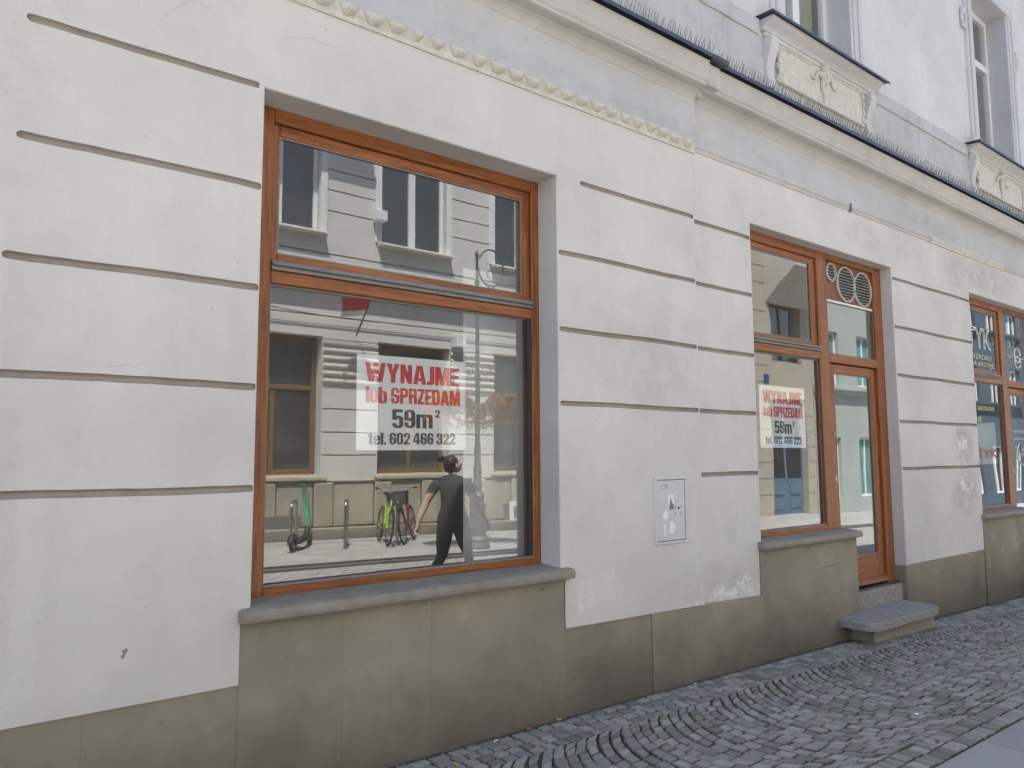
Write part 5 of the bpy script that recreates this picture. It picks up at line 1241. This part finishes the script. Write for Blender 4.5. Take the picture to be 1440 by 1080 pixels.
M_fol = simple('flower_foliage', (.07,.21,.035), .7, var=.5, scale=20); M_flr = simple('red_flowers', (.72,.03,.05), .6, var=.3, scale=30); M_fly = simple('yellow_leaves', (.45,.45,.06), .6)
for s, nm in ((-1, 'on the side of the bicycles'), (1, 'on the side away from the bicycles')):
    cx = LX+s*.62; fb = thing('flower_basket', 'hanging basket of red flowers on the lamp post, '+nm, 'flower basket', (cx, LY, z+2.55))
    m = MB(); m.lathe([(.05, z+2.50), (.16, z+2.54), (.24, z+2.64), (.25, z+2.68), (.22, z+2.69)], cx, LY, 18); obj('bowl', m, M_iron, fb)
    m = MB(); 
    for a in (0, 2.1, 4.2): m.tube([(cx, LY, z+3.06), (cx+.30*math.cos(a), LY+.30*math.sin(a), z+2.68)], .005, 4)
    obj('chain', m, M_steel, fb)
    g = random.Random(s+9); Lf, Fl, Ye = MB(), MB(), MB()
    for k in range(6500):
        a = g.uniform(0, 6.28); rr = .52*math.sqrt(g.random()); hz = .20*(1-(rr/.5)**2)+g.uniform(-.05, .05)
        if rr > .28: hz -= g.uniform(0, .50)*((rr-.28)/.24)
        p = Vector((cx+rr*math.cos(a), LY+rr*math.sin(a), z+2.70+hz)); e = g.uniform(.012, .028); d1 = Vector((g.gauss(0,1), g.gauss(0,1), g.gauss(0,1))).normalized()*e; d2 = Vector((g.gauss(0,1), g.gauss(0,1), g.gauss(0,1))).normalized()*e*.7
        (Fl if g.random() < .36 else (Ye if g.random() < .12 else Lf)).add([p-d1, p+d2, p+d1, p-d2], [(0,1,2,3)])
    obj('foliage', Lf, M_fol, fb, kind='stuff'); obj('blossoms', Fl, M_flr, fb, kind='stuff'); obj('young_leaves', Ye, M_fly, fb, kind='stuff')

# ------------------------------------------------------------------ the passer-by (mirrored in the big window)
def skin_mesh(nodes, edges, levels=2):
    me = bpy.data.meshes.new('skin'); me.from_pydata([n[0] for n in nodes], edges, [])
    o = bpy.data.objects.new('skin', me); col.objects.link(o)
    sk = o.modifiers.new('s', 'SKIN'); sk.use_smooth_shade = True; sk.branch_smoothing = .4
    for i, n in enumerate(nodes):
        sv = me.skin_vertices[0].data[i]; r_ = n[1]; sv.radius = r_ if isinstance(r_, tuple) else (r_, r_); sv.use_root = (i == 0)
    sb = o.modifiers.new('b', 'SUBSURF'); sb.levels = levels; sb.render_levels = levels
    dg = bpy.context.evaluated_depsgraph_get(); out = bpy.data.meshes.new_from_object(o.evaluated_get(dg))
    bpy.data.objects.remove(o); bpy.data.meshes.remove(me); return out
N = []; E_ = []
def nd(p, r_, par=None):
    N.append((p, r_)); i = len(N)-1
    if par is not None: E_.append((par, i))
    return i
pel = nd((0,0,.88), (.165,.15)); wa = nd((.0,0,1.02), (.155,.14), pel); ch = nd((.01,0,1.18), (.165,.15), wa); uc = nd((-.005,0,1.31), (.145,.12), ch)
nb_ = nd((.0,0,1.385), .058, uc); nk = nd((.015,0,1.42), .052, nb_); hd_ = nd((.032,0,1.495), (.078,.09), nk); ht = nd((.022,0,1.565), (.066,.075), hd_); nose = nd((.100,.062,1.487), .014, hd_); chin = nd((.072,.036,1.43), .032, hd_)
def arm(s, el_, wr, hand, curl):
    sh = nd((-.005, s*.165, 1.325), .072, uc); ua = nd(((-.005+el_[0])/2, (s*.155+el_[1])/2+s*.01, (1.335+el_[2])/2), .064, sh); e = nd(el_, .042, ua)
    f1 = nd(((el_[0]*.6+wr[0]*.4), (el_[1]*.6+wr[1]*.4), (el_[2]*.6+wr[2]*.4)), .041, e); w_ = nd(wr, .026, f1)
    D = (Vector(hand)-Vector(wr)).normalized(); pm = nd(tuple(Vector(wr)+D*.05), (.034,.018), w_); kn = nd(tuple(Vector(wr)+D*.085), (.036,.016), pm)
    side = D.cross(Vector((0,1,0))).normalized(); bendv = Vector((0, -s, 0))
    for j, (o_, l) in enumerate(((-.027, .062), (-.009, .072), (.009, .068), (.026, .052))):
        b0 = Vector(wr)+D*.09+side*o_; b1 = b0+D*l*.5+bendv*.010*curl; b2 = b1+D*l*.42+bendv*.022*curl
        a = nd(tuple(b0), .0105, kn); b = nd(tuple(b1), .009, a); nd(tuple(b2), .0075, b)
    b0 = Vector(wr)+D*.035+side*.035+bendv*.008; a = nd(tuple(b0), .012, pm); b = nd(tuple(b0+D*.035+side*.018+bendv*.008), .0105, a); nd(tuple(b0+D*.062+side*.016+bendv*.014), .008, b)
arm(-1, (-.09, -.275, 1.08), (-.17, -.335, .84), (-.185, -.35, .75), 1.0); arm(1, (.02, .27, 1.08), (.16, .32, .87), (.22, .335, .80), 1.0)
def leg(s, kn_, an, toe):
    h = nd((0, s*.09, .82), .115, pel); th = nd((kn_[0]*.5, s*.088, (.83+kn_[2])/2), .095, h); k = nd(kn_, .058, th); cf = nd((kn_[0]*.62+an[0]*.38-.02, kn_[1], kn_[2]*.62+an[2]*.38), .056, k); a = nd(an, .036, cf)
    hl = nd((an[0]-.03, an[1], an[2]-.055), .034, a); b = nd(tuple((Vector(an)*.45+Vector(toe)*.55)), (.040,.03), a); nd(toe, (.036,.022), b)
leg(1, (.19, .095, .47), (.31, .09, .11), (.46, .09, .06)); leg(-1, (-.06, -.10, .45), (-.36, -.10, .22), (-.27, -.10, .07))
bm_ = skin_mesh(N, E_, 2)
M_skin = simple('skin', (.62,.42,.33), .5, var=.06); M_tee = simple('black_cotton', (.050,.055,.053), .85, var=.2, bump=.2); M_leg = simple('black_leggings', (.026,.026,.028), .7); M_shoe = simple('dark_shoe', (.03,.03,.03), .5)
pr = thing('person', 'person with a hair bun in black T-shirt and leggings walking along the street', 'person', (0,0,0))
for m_ in (M_skin, M_tee, M_leg, M_shoe): bm_.materials.append(m_)
for p in bm_.polygons:
    x, y, z_ = p.center
    if z_ > 1.392: k = 0
    elif z_ < .10 or (z_ < .21 and x < -.12 and y < 0 and z_ < .17): k = 3
    elif abs(y) > .165 and z_ < 1.18 and z_ > .66: k = 0
    elif z_ > .79: k = 1
    else: k = 2
    p.material_index = k; p.use_smooth = True
bo = bpy.data.objects.new('body', bm_); col.objects.link(bo); bo.parent = pr
M_hair = simple('dark_brown_hair', (.030,.018,.012), .55, var=.3, scale=60, bump=.4, bscale=150)
m = MB(); m.blob((-.006, -.024, 1.532), (.088,.088,.090), 16, 12, jit=.012); m.blob((-.022, -.03, 1.475), (.066,.07,.06), 12, 9, jit=.02); m.blob((-.088, -.110, 1.590), (.052,.052,.046), 12, 9, jit=.06); m.blob((-.055, -.07, 1.57), (.03,.03,.03), 8, 6); obj('hair', m, M_hair, pr, True)
m = MB()
for s in (-1, 1): m.blob((.032-s*.058, s*.062, 1.495), (.014,.014,.03), 8, 6)
obj('ears', m, M_skin, pr, True)
m = MB()
for s in (-1, 1): m.blob((.084-s*.022, .050+s*.022, 1.512), (.010,.010,.008), 8, 6)
obj('eyes', m, M_black, pr, True)
m = MB(); m.blob((.085, .052, 1.447), (.018,.018,.007), 8, 6); obj('mouth', m, simple('lips', (.35,.13,.11), .5), pr, True)
place(pr, (5.17, -3.60, zg(5.17)-.005), R(-26)); pr.scale = (1.04, 1.14, 1.05)
